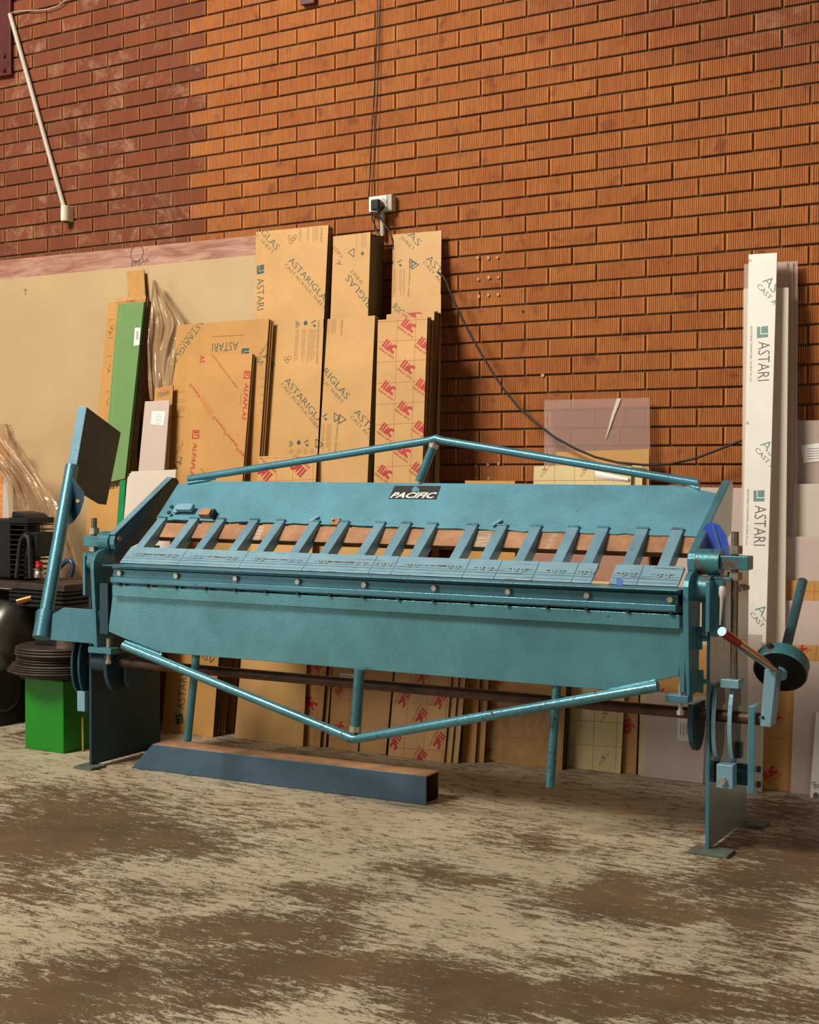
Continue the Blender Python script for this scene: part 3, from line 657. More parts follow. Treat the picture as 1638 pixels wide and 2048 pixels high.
sheet('kraft_acrylic_sheet', 'front narrow kraft sheet just left of the plastic-wrapped sheets', 'acrylic sheet', (935, 1230), (968, 1230), (924, 1519), (950, 1521), -.50, -.36, 1.0, K2, E2, .01,
      prints={'ink_red': lambda g, p: mcmark(g, p, (938, 1395), (950, 1374))}, stack=[(.035, .02, .002)], stack_label='narrow kraft sheet behind the front narrow one, left of the plastic wrap')
def wrap():
    o, pl = sheet('red_marked_acrylic_sheet', 'plastic-wrapped red-marked kraft sheets under the machine', 'acrylic sheet', (972, 1230), (1140, 1230), (958, 1518), (1124, 1534), -.43, -.30, 1.0, K2, E2, .05,
          prints={'ink_red': lambda g, p: (mcmark(g, p, (962, 1490), (976, 1512)), mcmark(g, p, (970, 1400), (984, 1424)), mcmark(g, p, (1000, 1372), (1010, 1352))), 'ink_line': gl([], [((960, y), (1130, y+10)) for y in (1410, 1472)])})
    g = G(); nx, nz = 26, 20; vs = []
    for j in range(nz+1):
        for i in range(nx+1):
            u = 975+150*i/nx; v = 1385+143*j/nz
            p = pl.at(u, min(v, 1519+15*(i/nx)-2)); w = noise.noise(Vector((i*.9, j*.22, 3)))*.012
            vs.append(tuple(p+pl.n*(.016+w)-o.location))
    g.add(vs, [[j*(nx+1)+i, (j+1)*(nx+1)+i, (j+1)*(nx+1)+i+1, j*(nx+1)+i+1] for j in range(nz) for i in range(nx)], True)
    g.build('stretch_wrap', M_['wrap'], o)
wrap()
def cream_print(marks, grid):
    def r(g, p):
        for x, y, s in marks:
            diamonds(g, p, (x, y), 5*s); text(g, p, 'ACRYLITE', (x-7*s, y+17*s), (x+14*s, y-7*s), cap=.010)
    return {'ink_red': r, 'ink_line': gl(*grid)}
sheet('cream_masked_sheet', 'cream-papered sheet with thin red grid under the machine, right of the wrapped sheets', 'acrylic sheet', (1155, 1160), (1262, 1166), (1133, 1533), (1241, 1543), -.355, -.22, 1.0, M_['creamgrid'], E1, .01,
      prints=cream_print([(1206, 1515, 1), (1210, 1425, 1.2)], ([((1190, 1380), (1185, 1538)), ((1236, 1380), (1231, 1540)), ((1142, 1380), (1138, 1534))], [((1130, y), (1250, y+8)) for y in (1395, 1439, 1487)])))
sheet('red_marked_acrylic_sheet', 'narrow kraft sheet between the cream sheet and the lavender sheet', 'acrylic sheet', (1252, 1200), (1284, 1202), (1243, 1543), (1272, 1545), -.33, -.20, 1.0, K2, E2, .01,
      prints={'ink_red': lambda g, p: (ring(g, p, (1254, 1458), 9, .6), mcmark(g, p, (1250, 1440), (1262, 1462))), 'ink_line': gl([], [((1240, y), (1285, y+3)) for y in (1430, 1480, 1528)])})
sheet('cream_masked_sheet', 'very narrow cream sheet edge beside the lavender sheet', 'acrylic sheet', (1287, 1200), (1299, 1200), (1276, 1544), (1286, 1546), -.325, -.205, 1.0, M_['creamgrid'], E1, .01)
o, pl = sheet('lavender_film_sheet', 'lavender-tinted film-covered acrylic sheet with a white paper label, under the machine', 'acrylic sheet', (1292, 1383), (1412, 1396), (1280, 1550), (1405, 1568), -.345, -.30, .6, M_['lav'], M_['clear_edge'], .008,
      stack=[(.03, .012, 0.004), (.055, .024, -.002)], stack_label='lavender-tinted sheets behind the one with the white label')
sticker(o, pl, [(1355, 1434), (1354, 1481), (1388, 1483), (1392, 1437)], lines=lambda g, p: [line(g, p, (1362+k*6, 1446), (1361.5+k*6, 1470+k % 2*3), .0024) for k in range(4)])
sheet('red_marked_acrylic_sheet', 'orange kraft sheet with red grid lines behind the lavender sheet', 'acrylic sheet', (1300, 1290), (1420, 1290), (1290, 1440), (1418, 1440), -.285, -.22, .7, K2, E1, .008,
      prints={'ink_line': gl([((1312, 1300), (1310, 1400)), ((1372, 1300), (1370, 1400))], [((1300, 1382), (1420, 1388)), ((1300, 1350), (1420, 1355))]), 'ink_red': lambda g, p: mcmark(g, p, (1318, 1404), (1338, 1384))})
sheet('brown_film_sheet', 'pinkish-brown film-covered sheet behind the gap in the blades', 'acrylic sheet', (1015, 1106), (1296, 1112), (1012, 1200), (1294, 1200), -.305, -.195, 1.1, M_['mirror_back'], E1, .006)

# ---------------- sheets above the beam at right
sheet('kraft_backed_sheet', 'plain kraft sheet behind the cream sheets, right of the beam centre', 'acrylic sheet', (1112, 904), (1298, 898), (1112, 960), (1298, 960), -.225, -.10, 1.4, K, E1, .006)
o, pl = sheet('cream_masked_sheet', 'cream-papered sheet with a peeled corner above the beam', 'acrylic sheet', (1068, 932), (1263, 929), (1066, 990), (1261, 990), -.27, -.145, 1.4, M_['creamgrid'], E1, .006,
      prints=cream_print([(1089, 938, 1), (1169, 938, 1)], ([((1109, 930), (1109, 965)), ((1149, 930), (1149, 965)), ((1189, 930), (1189, 965)), ((1228, 930), (1228, 965))], [((1066, 961), (1263, 960))])))
g = G(); nx, nz = 8, 6; vs = []
for j in range(nz+1):
    for i in range(nx+1):
        a, b = i/nx, j/nz; u = 1190+(1258-1190)*a; v = 942+14*a+b*(8+14*a*0+6*(1-a)); v = min(v, 967)
        vs.append(tuple(pl.at(u, v)+pl.n*(.002+.008*math.sin(math.pi*b)*(.3+.7*a))-o.location))
g.add(vs, [[j*(nx+1)+i, (j+1)*(nx+1)+i, (j+1)*(nx+1)+i+1, j*(nx+1)+i+1] for j in range(nz) for i in range(nx)], True)
g.build('peeled_paper', M_['white'], o)
sheet('cream_masked_sheet', 'narrow second cream sheet behind the peeled one', 'acrylic sheet', (1264, 931), (1285, 930), (1263, 990), (1284, 990), -.25, -.125, 1.4, M_['creamgrid'], E1, .006)
o, pl = sheet('clear_acrylic_sheet', 'clear acrylic sheet with crumpled tape against the bare brick', 'acrylic sheet', (1088, 800), (1299, 795), (1088, 925), (1300, 925), -.14, -.045, 1.7, M_['clear_wall'], M_['clear_edge'], .005)
g = G(); pts = [(1235, 797), (1243, 797), (1230, 830), (1213, 878), (1212, 878), (1224, 830)]
g.prism([pl.at(*p)+pl.n*.002-o.location for p in pts], pl.n*.004); g.build('tape_strip', M_['clear_edge'], o)
sheet('clear_acrylic_sheet', 'milky clear sheet between the beam end and the white strip', 'acrylic sheet', (1328, 973), (1484, 976), (1328, 1100), (1484, 1100), -.22, -.11, 1.35, M_['lav'], M_['clear_edge'], .005)
sheet('board_edge', 'thin board top edge peeping above the beam right of its brace post', 'board', (930, 961), (1030, 962), (930, 990), (1030, 990), -.33, -.20, 1.35, K, E1, .012)

# ---------------- right-hand group
sheet('clear_acrylic_sheet', 'tall clear acrylic sheet rising behind the white printed strip', 'acrylic sheet', (1488, 528), (1574, 523), (1484, 1100), (1572, 1060), -.22, -.06, 2.25, M_['clear'], M_['clear_edge'], .005,
      stack=[(.022, .010, -.001), (.040, .020, 0.001)], stack_label='clear acrylic sheets stacked behind the white printed strip')
sheet('frosted_acrylic_sheet', 'tall frosted sheet close behind the white printed strip', 'acrylic sheet', (1487, 577), (1577, 575), (1483, 1100), (1572, 1060), -.30, -.11, 2.15, M_['frost'], M_['clear_edge'], .006)
def pr_gn(g, p):
    for dx, dy in ((0, 0), (-7, 327)):
        squarelogo(g, p, (1514+dx, 654+dy), (1514+dx, 676+dy))
        text(g, p, 'AS', (1524+dx*.6, 563+dy), (1546+dx*.6, 587+dy), cap=.042)
    text(g, p, 'AS', (1509, 1219), (1532, 1245), cap=.044); ring(g, p, (1500, 521), 2.6, .4); ring(g, p, (1495, 846), 2.6, .4)
def pr_gy(g, p):
    text(g, p, 'ASTARI', (1516.5, 684), (1515, 762), cap=.052); text(g, p, 'ASTARI', (1509.5, 1011), (1507, 1091), cap=.052)
    text(g, p, 'CAST A', (1513, 573), (1548, 611), cap=.020); text(g, p, 'CAST A', (1509, 900), (1544, 940), cap=.020); text(g, p, 'CAST', (1499, 1229), (1523, 1256), cap=.020)
    text(g, p, 'is a registered trademark of the sheet maker'[:0]+'REGISTERED TRADEMARK  GLOBAL Pte. Ltd.', (1501, 653), (1500, 764), cap=.008); text(g, p, 'REGISTERED TRADEMARK  GLOBAL Pte. Ltd.', (1494.5, 979), (1492, 1090), cap=.008)
sheet('white_acrylic_strip', 'tall white film-covered acrylic strip with green square logos', 'acrylic strip', (1497.5, 509), (1554, 505.5), (1485.7, 1100), (1536.8, 1100), -.37, -.14, 2.25, M_['white'], M_['white'], .008, prints={'ink_green': pr_gn, 'ink_dgrey': pr_gy})
o, pl = sheet('clear_acrylic_sheet', 'clear acrylic sheet with a white paper label at the right edge', 'acrylic sheet', (1583, 841), (1860, 838), (1582, 1060), (1860, 1060), -.15, -.05, 1.7, M_['clear'], M_['clear_edge'], .005,
      stack=[(.012, -.008, -.006)], stack_label='second clear sheet at the right edge of the view')
sticker(o, pl, [(1602, 891), (1607, 926), (1660, 920), (1655, 884)], lines=lambda g, p: [line(g, p, (1614, 898+k*5), (1638, 896.5+k*5), .002) for k in range(5)])
sheet('frosted_acrylic_sheet', 'frosted white sheet below the paper label at the right edge', 'acrylic sheet', (1587, 968), (1860, 966), (1584, 1070), (1860, 1070), -.21, -.10, 1.4, M_['frost'], M_['clear_edge'], .005)
sheet('clear_acrylic_sheet', 'wide milky clear sheet right of the white strip at beam height', 'acrylic sheet', (1537, 1073), (1860, 1073), (1532, 1275), (1860, 1275), -.24, -.14, 1.2, M_['lav'], M_['clear_edge'], .005)
sheet('red_marked_acrylic_sheet', 'kraft sheet whose gridded top shows behind the leaning lever', 'acrylic sheet', (1560, 1160), (1860, 1168), (1558, 1260), (1860, 1260), -.255, -.17, 1.1, K2, E1, .005,
      prints={'ink_line': gl([((1580, 1150), (1578, 1210)), ((1630, 1150), (1628, 1215))], [((1555, 1181), (1860, 1188))])})
sheet('frosted_acrylic_sheet', 'clear-faced pinkish sheet with faint round marks behind the counterweight', 'acrylic sheet', (1531, 1200), (1860, 1206), (1527, 1340), (1860, 1340), -.27, -.19, 1.0, M_['lav'], M_['clear_edge'], .005)
def pr_r(g, p):
    mcmark(g, p, (1596, 1312), (1617, 1296)); mcmark(g, p, (1514, 1304), (1527, 1292)); mcmark(g, p, (1546, 1448), (1566, 1434)); mcmark(g, p, (1531, 1561), (1559, 1543)); mcmark(g, p, (1508, 1402), (1520, 1390))
sheet('red_marked_acrylic_sheet', 'orange kraft sheet with red grid and marks, right of the machine leg', 'acrylic sheet', (1521, 1287), (1860, 1300), (1517, 1574), (1860, 1596), -.30, -.23, .8, K2, E1, .008,
      prints={'ink_red': pr_r, 'ink_line': gl([((1530, 1290), (1524, 1578)), ((1582, 1290), (1576, 1580)), ((1634, 1290), (1630, 1330))], [((1515, 1473), (1590, 1480)), ((1515, 1522), (1590, 1530)), ((1515, 1420), (1590, 1428))])})
sheet('lavender_film_sheet', 'lavender-tinted sheet at the right, in front of the orange kraft one', 'acrylic sheet', (1591, 1322), (1860, 1328), (1581, 1581), (1860, 1598), -.315, -.25, .8, M_['lav'], M_['clear_edge'], .005,
      stack=[(.02, -.008, -.01)], stack_label='second lavender-tinted sheet at the right')
sheet('white_acrylic_strip', 'low white strip standing at the right edge with small grey icons', 'acrylic strip', (1632, 1424), (1860, 1426), (1620, 1592), (1860, 1602), -.35, -.27, .7, M_['white'], M_['white'], .006,
      prints={'ink_dgrey': lambda g, p: (ring(g, p, (1628, 1567), 4, .35), ring(g, p, (1635, 1572), 3.5, .35), ring(g, p, (1630, 1575), 3, .35), ring(g, p, (1632, 1591), 6, 1))})
sheet('lavender_film_sheet', 'small lavender sheet in front of the white strip foot', 'acrylic sheet', (1493, 1268), (1524, 1270), (1486, 1560), (1514, 1560), -.41, -.33, .8, M_['lav'], M_['clear_edge'], .005)

# ---------------- draped plastic
def drape(name, label, outline, rows, ybase, seed, fold=.05, mat='film', lift=0.0):
    """hanging film: rows = [(v, uL, uR, y)]; a gathered sheet with soft vertical folds"""
    g = G(); nx = 36; vs = []
    for k, (v, uL, uR, y) in enumerate(rows):
        for i in range(nx+1):
            a = i/nx; u = uL+(uR-uL)*a
            w = noise.noise(Vector((a*4.5+seed+k*.07, k*.16, seed)))*fold*1.3 + noise.noise(Vector((a*12+seed-k*.2, k*.45, 7)))*fold*.55
            vs.append(tuple(aty(u, v, y+w-abs(fold)*.3)))
    m = len(rows); fs = [[k*(nx+1)+i, (k+1)*(nx+1)+i, (k+1)*(nx+1)+i+1, k*(nx+1)+i+1] for k in range(m-1) for i in range(nx)]
    g.add(vs, fs, True); o = g.build(name, M_[mat], label=label, cat='plastic sheet')
    s = o.modifiers.new('sub', 'SUBSURF'); s.levels = s.render_levels = 1; return o
def interp(keys, n):
    out = []
    for k in range(n):
        v = keys[0][0]+(keys[-1][0]-keys[0][0])*k/(n-1)
        for a, b in zip(keys, keys[1:]):
            if a[0] <= v <= b[0]+1e-6:
                t = (v-a[0])/(b[0]-a[0]); out.append(tuple(a[i]+(b[i]-a[i])*t for i in range(4))); break
    return out
drape('draped_plastic', 'crumpled translucent plastic film hanging beside the green sheet', None, interp([(560, 306, 311, -.15), (600, 302, 338, -.18), (648, 298, 374, -.20), (700, 294, 352, -.23), (770, 296, 343, -.27), (800, 300, 338, -.29)], 14), 0, 3.1, .03)
drape('draped_plastic', 'brown translucent plastic film draped over the compressor corner at the left edge', None, interp([(848, -60, 22, -.60), (880, -60, 34, -.60), (960, 12, 84, -.60), (1000, 16, 112, -.60), (1080, 20, 140, -.60), (1180, 26, 172, -.60), (1300, 20, 190, -.60)], 24), 0, 9.4, .045)
# ------------------------------------------------------------------ the folding machine (local frame: x along it, y towards the wall)
MO = atz(1408, 1698, .01); MO.z = 0; PHI = math.radians(2.8)
root = empty('sheet_metal_folder', MO, PHI, 'long teal blue sheet metal folding machine standing in front of the brick wall', 'machine')
MW = Matrix.Translation(MO) @ Matrix.Rotation(PHI, 4, 'Z'); MI = MW.inverted()
MC = MI @ CAM
def mray(u, v): return MI.to_3x3() @ ray(u, v)
def M(u, v, ym): d = mray(u, v); return MC+d*((ym-MC.y)/d.y)
def MX(u, v, xm): d = mray(u, v); return MC+d*((xm-MC.x)/d.x)
def MP(u, v, P, n): d = mray(u, v); return MC+d*((Vector(P)-MC).dot(n)/d.dot(n))
XL, XR = -2.60, -.075          # ends of the bending beam
def part(g, name, mat, bevel=.0015, label=None, parent=None): return g.build(name, M_[mat] if isinstance(mat, str) else [M_[m] for m in mat], parent or root, bevel, label)
def fl(pts, ym, th): # flat plate facing the viewer, outline in pixels on plane y=ym
    g = G(); g.prism([M(u, v, ym) for u, v in pts], (0, th, 0)); return g
def rot_poly(c, r, a0, a1, n): return [(c[0]+r*math.cos(math.radians(a0+(a1-a0)*k/n)), c[1]+r*math.sin(math.radians(a0+(a1-a0)*k/n))) for k in range(n+1)]
def yz(x, pts, t): g = G(); g.prism([(x, y, z) for y, z in pts], (t, 0, 0)); return g

# side plates, with feet
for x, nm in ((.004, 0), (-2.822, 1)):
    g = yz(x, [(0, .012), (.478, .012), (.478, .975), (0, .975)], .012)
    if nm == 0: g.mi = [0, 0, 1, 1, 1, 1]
    part(g, 'side_plate', ['teal_plate', 'teal_plate_edge'] if nm == 0 else 'teal_dark', .0, 'dark shaded left side plate' if nm else 'pale reflecting right side plate')  # right plate's pale reflection and left plate's shade are in the colours
    for y0 in (-.055, .40):
        g = G(); g.box((x-.045, y0, 0), (x+.095 if nm == 0 else x+.06, y0+.10, .012)); g.m = 0
        for dy in (.03, .07): g.cyl((x+.06, y0+dy, .0121), (x+.06, y0+dy, .0128), .009)
        part(g, 'foot_plate', 'foot', .002)
for k, (yy, zz) in enumerate(((.30, .90), (.40, .90))):
    g = G(); g.hexa((.016, yy, zz), (.032, yy, zz), .013); g.cyl((.032, yy, zz), (.04, yy, zz), .008); part(g, 'bolt', 'zinc', .001)
# torsion shaft and its collars and levers
g = G(); g.cyl((-2.86, .03, .478), (.205, .03, .478), .021, n=24); part(g, 'torsion_shaft', 'rustshaft', .001)
for x0, x1, r, y, z in ((-2.80, -2.72, .05, .03, .478), (-2.70, -2.66, .035, .03, .478)):
    g = G(); g.cyl((x0, y, z), (x1, y, z), r, n=24); part(g, 'shaft_collar', 'teal_dark', .002)
for x in (-2.70, -.05):
    g = yz(x, [(.03+.075*math.cos(math.radians(a)), .478-.02+.11*math.sin(math.radians(a))) for a in range(180, 361, 20)]+[(.10, .52), (-.04, .52)], .02)
    part(g, 'shaft_lever', 'teal_dark', .002)
g = yz(-2.64, [(.02, .50), (.20, .50), (.20, .42), (.13, .36), (.05, .36), (.02, .40)], .012); part(g, 'stop_lug', 'teal_dark', .002)

# folding apron, its bars and bolts
g = fl([(228, 1166), (1366, 1234), (1358, 1352), (1222, 1381), (312, 1304), (216, 1263)], -.10, .014)
part(g, 'folding_apron', 'teal_apron', .002, 'broad flat teal front panel with cut-off lower corners')
g = G(); g.box((XL+.02, -.122, .790), (XR+.02, -.10, .838)); part(g, 'lower_bar', 'teal_apron', .002)
g = G(); g.box((XL+.02, -.128, .846), (XR+.01, -.10, .872)); part(g, 'middle_bar', 'teal', .002)
g = G(); g.box((XL+.02, -.134, .850), (XR+.01, -.10, .872)); g.box((XL+.02, -.116, .868), (XR+.01, -.10, .906)); part(g, 'bolted_angle_bar', 'teal', .0025)
g = G(); g.box((XL, -.10, .838), (XR, -.02, .885)); part(g, 'bending_beam', 'teal_dark', .002)
for u, v in ((239, 1143), (352, 1148), (470.5, 1154.6), (595, 1160.7), (728, 1167), (868, 1174), (1015.8, 1180.7), (1173.7, 1189), (1340, 1196.8)):
    p = M(u, v, -.125); g = G(); g.hexa((p.x, -.116, .890), (p.x, -.129, .890), .0115, .3)
    part(g, 'hex_bolt', 'zinc', .001)
for u in (241, 296, 353, 412, 471.5, 533, 597, 661, 728, 798, 868, 941, 1016.5, 1094, 1174, 1256, 1343):
    p = M(u, 1165+(u-241)*.061, -.12); g = G(); g.cyl((p.x, -.1325, .846), (p.x, -.115, .846), .0085, n=12); part(g, 'set_screw', 'bolt_dark', .0)
# bed behind the apron: edge lip and folding edge
g = G(); g.prism([(XL-.01, -.045, .905), (XL-.01, -.045, .9235), (XL-.01, .10, .915), (XL-.01, .16, .86), (XL-.01, -.0, .86)], (XR-XL+.03, 0, 0)); part(g, 'clamping_bed', 'teal_dark', .0015)
g = G(); g.box((XL-.01, -.150, .9205), (XR+.02, -.045, .9245)); g.box((XL-.01, -.086, .905), (XR+.01, -.070, .9205)); part(g, 'folding_edge', 'teal', .0012)
g = G(); g.box((XL-.02, .02, .62), (XR+.01, .04, .86)); part(g, 'rear_web', 'teal_dark', .002)

# end arms with hinge bosses either end
for x, sx in ((-2.705, 1), (-.045, -1)):
    pts = [(-.10, .56), (.0, .56), (.02, .93)]+[( -.05+.07*math.cos(math.radians(a)), .925+.06*math.sin(math.radians(a))) for a in range(10, 171, 20)]+[(-.12, .90)]
    part(yz(x, pts, .02), 'swing_arm', 'teal', .002)
    g = G(); g.cyl((x+.01, -.03, .925), (x+.075 if sx < 0 else x-.07, -.03, .925), .045, n=24); part(g, 'hinge_boss', 'teal_rusty', .002)
    x2 = x-.08 if sx > 0 else x+.068
    part(yz(x2, [(-.08, .78), (-.02, .78), (-.02, .955), (-.08, .955)], .014), 'hinge_bracket', 'teal', .002)
    g = G(); g.box((x-.06 if sx < 0 else x-.02, -.115, .535), (x+.02 if sx < 0 else x+.11, -.06, .56)); part(g, 'stop_block', 'teal', .002)
    bx = x-.015 if sx < 0 else x+.075
    g = G(); g.cyl((bx, -.09, .50), (bx, -.09, .60), .0085); g.hexa((bx, -.09, .490), (bx, -.09, .504), .014); part(g, 'stop_bolt', 'zinc', .001)
g = G(); g.box((-2.665, -.10, .62), (-2.652, -.04, .84)); g.box((-2.668, -.104, .62), (-2.62, -.098, .84)); part(g, 'apron_end_angle', 'teal_dark', .0015)
g = G(); g.prism([(-.058, -.108, .57), (-.058, -.108, .835), (-.04, -.108, .835), (-.04, -.108, .57)], (0, .05, 0)); part(g, 'apron_end_angle', 'teal', .0015)
g = G(); g.box((-2.60, -.02, .60), (-2.50, .0, .88)); part(g, 'hinge_bracket', 'teal_dark', .0015)
for x, y, z in ((-.02, -.02, .75), (-.015, -.02, .60)):
    g = G(); g.box((x-.004, y, z-.04), (x+.012, y+.01, z+.04)); g.hexa((x+.012, y, z), (x+.03, y, z), .010); part(g, 'adjusting_bolt', 'teal', .001)
# bearing clamps on top of the side plates
for x, sx in ((.02, 1), (-2.80, -1)):
    g = G(); g.box((x if sx > 0 else x-.03, -.03, .79), (x+.05 if sx > 0 else x+.0, .0, .965)); g.box((x-.012, -.03, .955), (x+.075, .12, .965)); part(g, 'bearing_bracket', 'teal_rusty', .002)
g = G(); g.box((.062, .0, .70), (.066, .12, .965)); part(g, 'bearing_bracket', 'teal_plate', .0015)
g = G(); g.box((.028, -.038, .76), (.055, -.028, .93)); g.box((-.004, -.038, .76), (.012, -.028, .92)); part(g, 'bearing_pad', 'teal', .002)

# segmented blades on sloping fingers
bY0, bZ0, bY1, bZ1 = -.032, .928, .045, .994
bd = Vector((0, bY1-bY0, bZ1-bZ0)); bn = Vector((0, -bd.z, bd.y)).normalized()
bx = [262, 376.5, 498, 624, 756, 800, 942, 1004.8, 1080, 1158.6, 1198]; bx2 = [1232.4, 1288, 1370]
scr = [274, 285, 337, 349, 390.5, 402, 457.8, 470, 512, 525, 582, 596.5, 639, 652, 714, 728, 764.5, 778.7, 817, 832, 898.5, 913.3, 961, 977, 1030, 1045.4, 1106.5, 1121.6, 1166, 1182.4, 1246.5, 1264, 1316.4, 1333]
vb = lambda u: 1093+(u-262)*.0397
edges = [(a, b) for a, b in zip(bx, bx[1:])]+[(a, b) for a, b in zip(bx2, bx2[1:])]
for ua, ub in edges:
    xa, xb = M(ua, vb(ua), bY1).x+.001, M(ub, vb(ub), bY1).x-.001
    g = G(); b0, b1 = Vector((0, bY0, bZ0)), Vector((0, bY1, bZ1)); t = bn*.016
    g.prism([Vector((xa, 0, 0))+q for q in (b0, b1, b1-t, b0-t*.35)], (xb-xa, 0, 0))
    bl = part(g, 'clamping_blade', 'blade', .001)
    for u in scr:
        if ua < u < ub:
            c = MP(u, vb(u)+14.5+(u-262)*.002, (0, bY0, bZ0), bn)
            s = G(); s.cyl(c-bn*.002, c+bn*.0022, .0125, n=16); ex = Vector((1, 0, 0)); ey = bd.normalized()
            so = part(s, 'countersunk_screw', 'screw', .0006, parent=bl)
            s = G(); s.obox(c+bn*.0024, (.0042, 0, 0), ey*.0010, bn*.0003); s.obox(c+bn*.0024, (.0010, 0, 0), ey*.0042, bn*.0003)
            so.data.materials.append(M_['slotdark']); bmx = len(s.f)
            m2 = bpy.data.meshes.new('tmp'); g2 = G(); g2.v = [tuple(v.co) for v in so.data.vertices]; g2.f = [list(p.vertices) for p in so.data.polygons]; g2.sm = [p.use_smooth for p in so.data.polygons]; g2.mi = [0]*len(g2.f)
            g2.m = 1; g2.add(s.v, s.f); so.data = g2.mesh('countersunk_screw', [M_['screw'], M_['slotdark']])
    us = [u for u in scr if ua < u < ub]
    if us:
        s = G(); rr = random.Random(int(ua)); xs0 = MP(us[0], vb(us[0])+14.5, (0, bY0, bZ0), bn).x-.03; xs1 = MP(us[-1], vb(us[-1])+14.5, (0, bY0, bZ0), bn).x+.03
        xs0, xs1 = max(xs0, xa+.003), min(xs1, xb-.003); cm = MP(us[0], vb(us[0])+14.5, (0, bY0, bZ0), bn)-bn*0; yy = Vector((0, cm.y, cm.z)); n_ = max(6, int((xs1-xs0)/.012)); e_ = bd.normalized(); vs_ = []
        for k in range(n_+1):
            x_ = xs0+(xs1-xs0)*k/n_; wd_ = .0045*rr.uniform(.15, 1.0)*(0 if k in (0, n_) else 1)
            vs_ += [Vector((x_, 0, 0))+yy+bn*.0005-e_*wd_, Vector((x_, 0, 0))+yy+bn*.0005+e_*wd_*rr.uniform(.5, 1)]
        s.add(vs_, [[2*k, 2*k+2, 2*k+3, 2*k+1] for k in range(n_)]); s.build('worn_strip', M_['rustshaft'], bl)
    # two milled lines along each blade
    s = G()
    for q, w in ((.30, .0010), (.42, .0008), (.12, .0006)):
        c = b0+(b1-b0)*q+bn*.0004; s.add([Vector((xa+.004, 0, 0))+c-bd.normalized()*w, Vector((xb-.004, 0, 0))+c-bd.normalized()*w, Vector((xb-.004, 0, 0))+c+bd.normalized()*w, Vector((xa+.004, 0, 0))+c+bd.normalized()*w], [[0, 1, 2, 3]])
    s.build('milled_lines', M_['slotdark'], bl)
fdir = Vector((0, .165, .130)); fn = Vector((0, -fdir.z, fdir.y)).normalized()
vt = lambda u: 1035+(u-323)*.0225
fcent = [324, 387.5, 441, 508, 560.5, 630, 688, 760, 812, 864, 945, 1004, 1072, 1147, 1206, 1285, 1355]
for u in fcent:
    x = M(u, vt(u), .205).x; w = .022; p0 = Vector((x, .035, .986))-fn*.002; L = fdir*1.03
    g = G(); g.prism([p0+Vector((-w, 0, 0)), p0+Vector((w, 0, 0)), p0+Vector((w, 0, 0))-fn*.05, p0+Vector((-w, 0, 0))-fn*.05], L)
    fo = part(g, 'clamp_finger', 'finger', .0025)
    g = G(); e = p0+L; q = fdir.normalized()*.007
    g.prism([e+Vector((-w-.002, 0, 0))+fn*.003, e+Vector((w+.002, 0, 0))+fn*.003, e+Vector((w+.002, 0, 0))-fn*.052, e+Vector((-w-.002, 0, 0))-fn*.052], q)
    part(g, 'end_cap', 'teal_rusty', .001, parent=fo)
# rusty clamp bar beneath the fingers
g = G(); r0 = Vector((0, .135, 1.046))-fn*.0; sl = Vector((0, .050, .055)); nn = Vector((0, -sl.z, sl.y)).normalized()
b0 = Vector((-2.585, .150, 1.035)); g.prism([b0, b0+sl*1.12, b0+sl*1.12-nn*.03, b0-nn*.03], (2.52, 0, 0)); part(g, 'clamp_bar', 'rustbar', .003, 'rust-brown flat bar behind the fingers')
# sloping clamping beam
BP, Bn = Vector((0, .205, 1.104)), Vector((0, -.178, .165)).normalized()
px = [(312, 1038), (356, 968), (412, 962), (1352, 971), (1437, 987), (1397, 1073)]
# ragged cut lower edge
low = []
for k in range(60):
    a = k/59; u = 1397+(312-1397)*a; v = 1073+(1038-1073)*a+noise.noise(Vector((k*.7, 2, 1)))*4; low.append((u, v))
poly_ = [MP(u, v, BP, Bn) for u, v in px[1:5]]+[MP(u, v, BP, Bn) for u, v in low]
g = G(); g.prism(poly_, -Bn*.012); beam = part(g, 'clamping_beam', 'teal_beam', .0)
beam['label'] = 'sloping light teal beam plate with a ragged lower edge'
# beam underside stiffener
g = G(); a = MP(350, 1030, BP, Bn); g.prism([(-2.56, .25, 1.10), (-2.56, .34, 1.10), (-2.56, .34, 1.115), (-2.56, .25, 1.115)], (2.46, 0, 0)); part(g, 'beam_stiffener', 'teal_dark', .001)
# name plate
WBn = MW.to_3x3() @ Bn; WBP = MW @ BP; bpl = Plane(WBP, WBn)
g = G(); g.prism([MP(u, v, BP, Bn)+Bn*.0002 for u, v in ((790, 972), (881.5, 972.5), (872.5, 999), (777, 998))], Bn*.0015)
npl = part(g, 'name_plate', 'black', .0)
npl['label'] = 'black slanted name plate with cream lettering'
g = G(); text(g, bpl, 'PACIFIC', (779.5, 996), (871, 996.6), cap=.030, shear=.35, bold=.03, lift=.0022)
g.v = [tuple(MI @ Vector(p)) for p in g.v]; part(g, 'printed_lettering', 'label', 0, parent=npl)
g = G(); poly(g, bpl, [(824, 980), (827, 975), (831, 973.5), (835, 975), (839, 979), (838, 985), (832, 983), (825, 985)], .0022); g.v = [tuple(MI @ Vector(p)) for p in g.v]
part(g, 'map_emblem', 'teal_beam', 0, parent=npl)
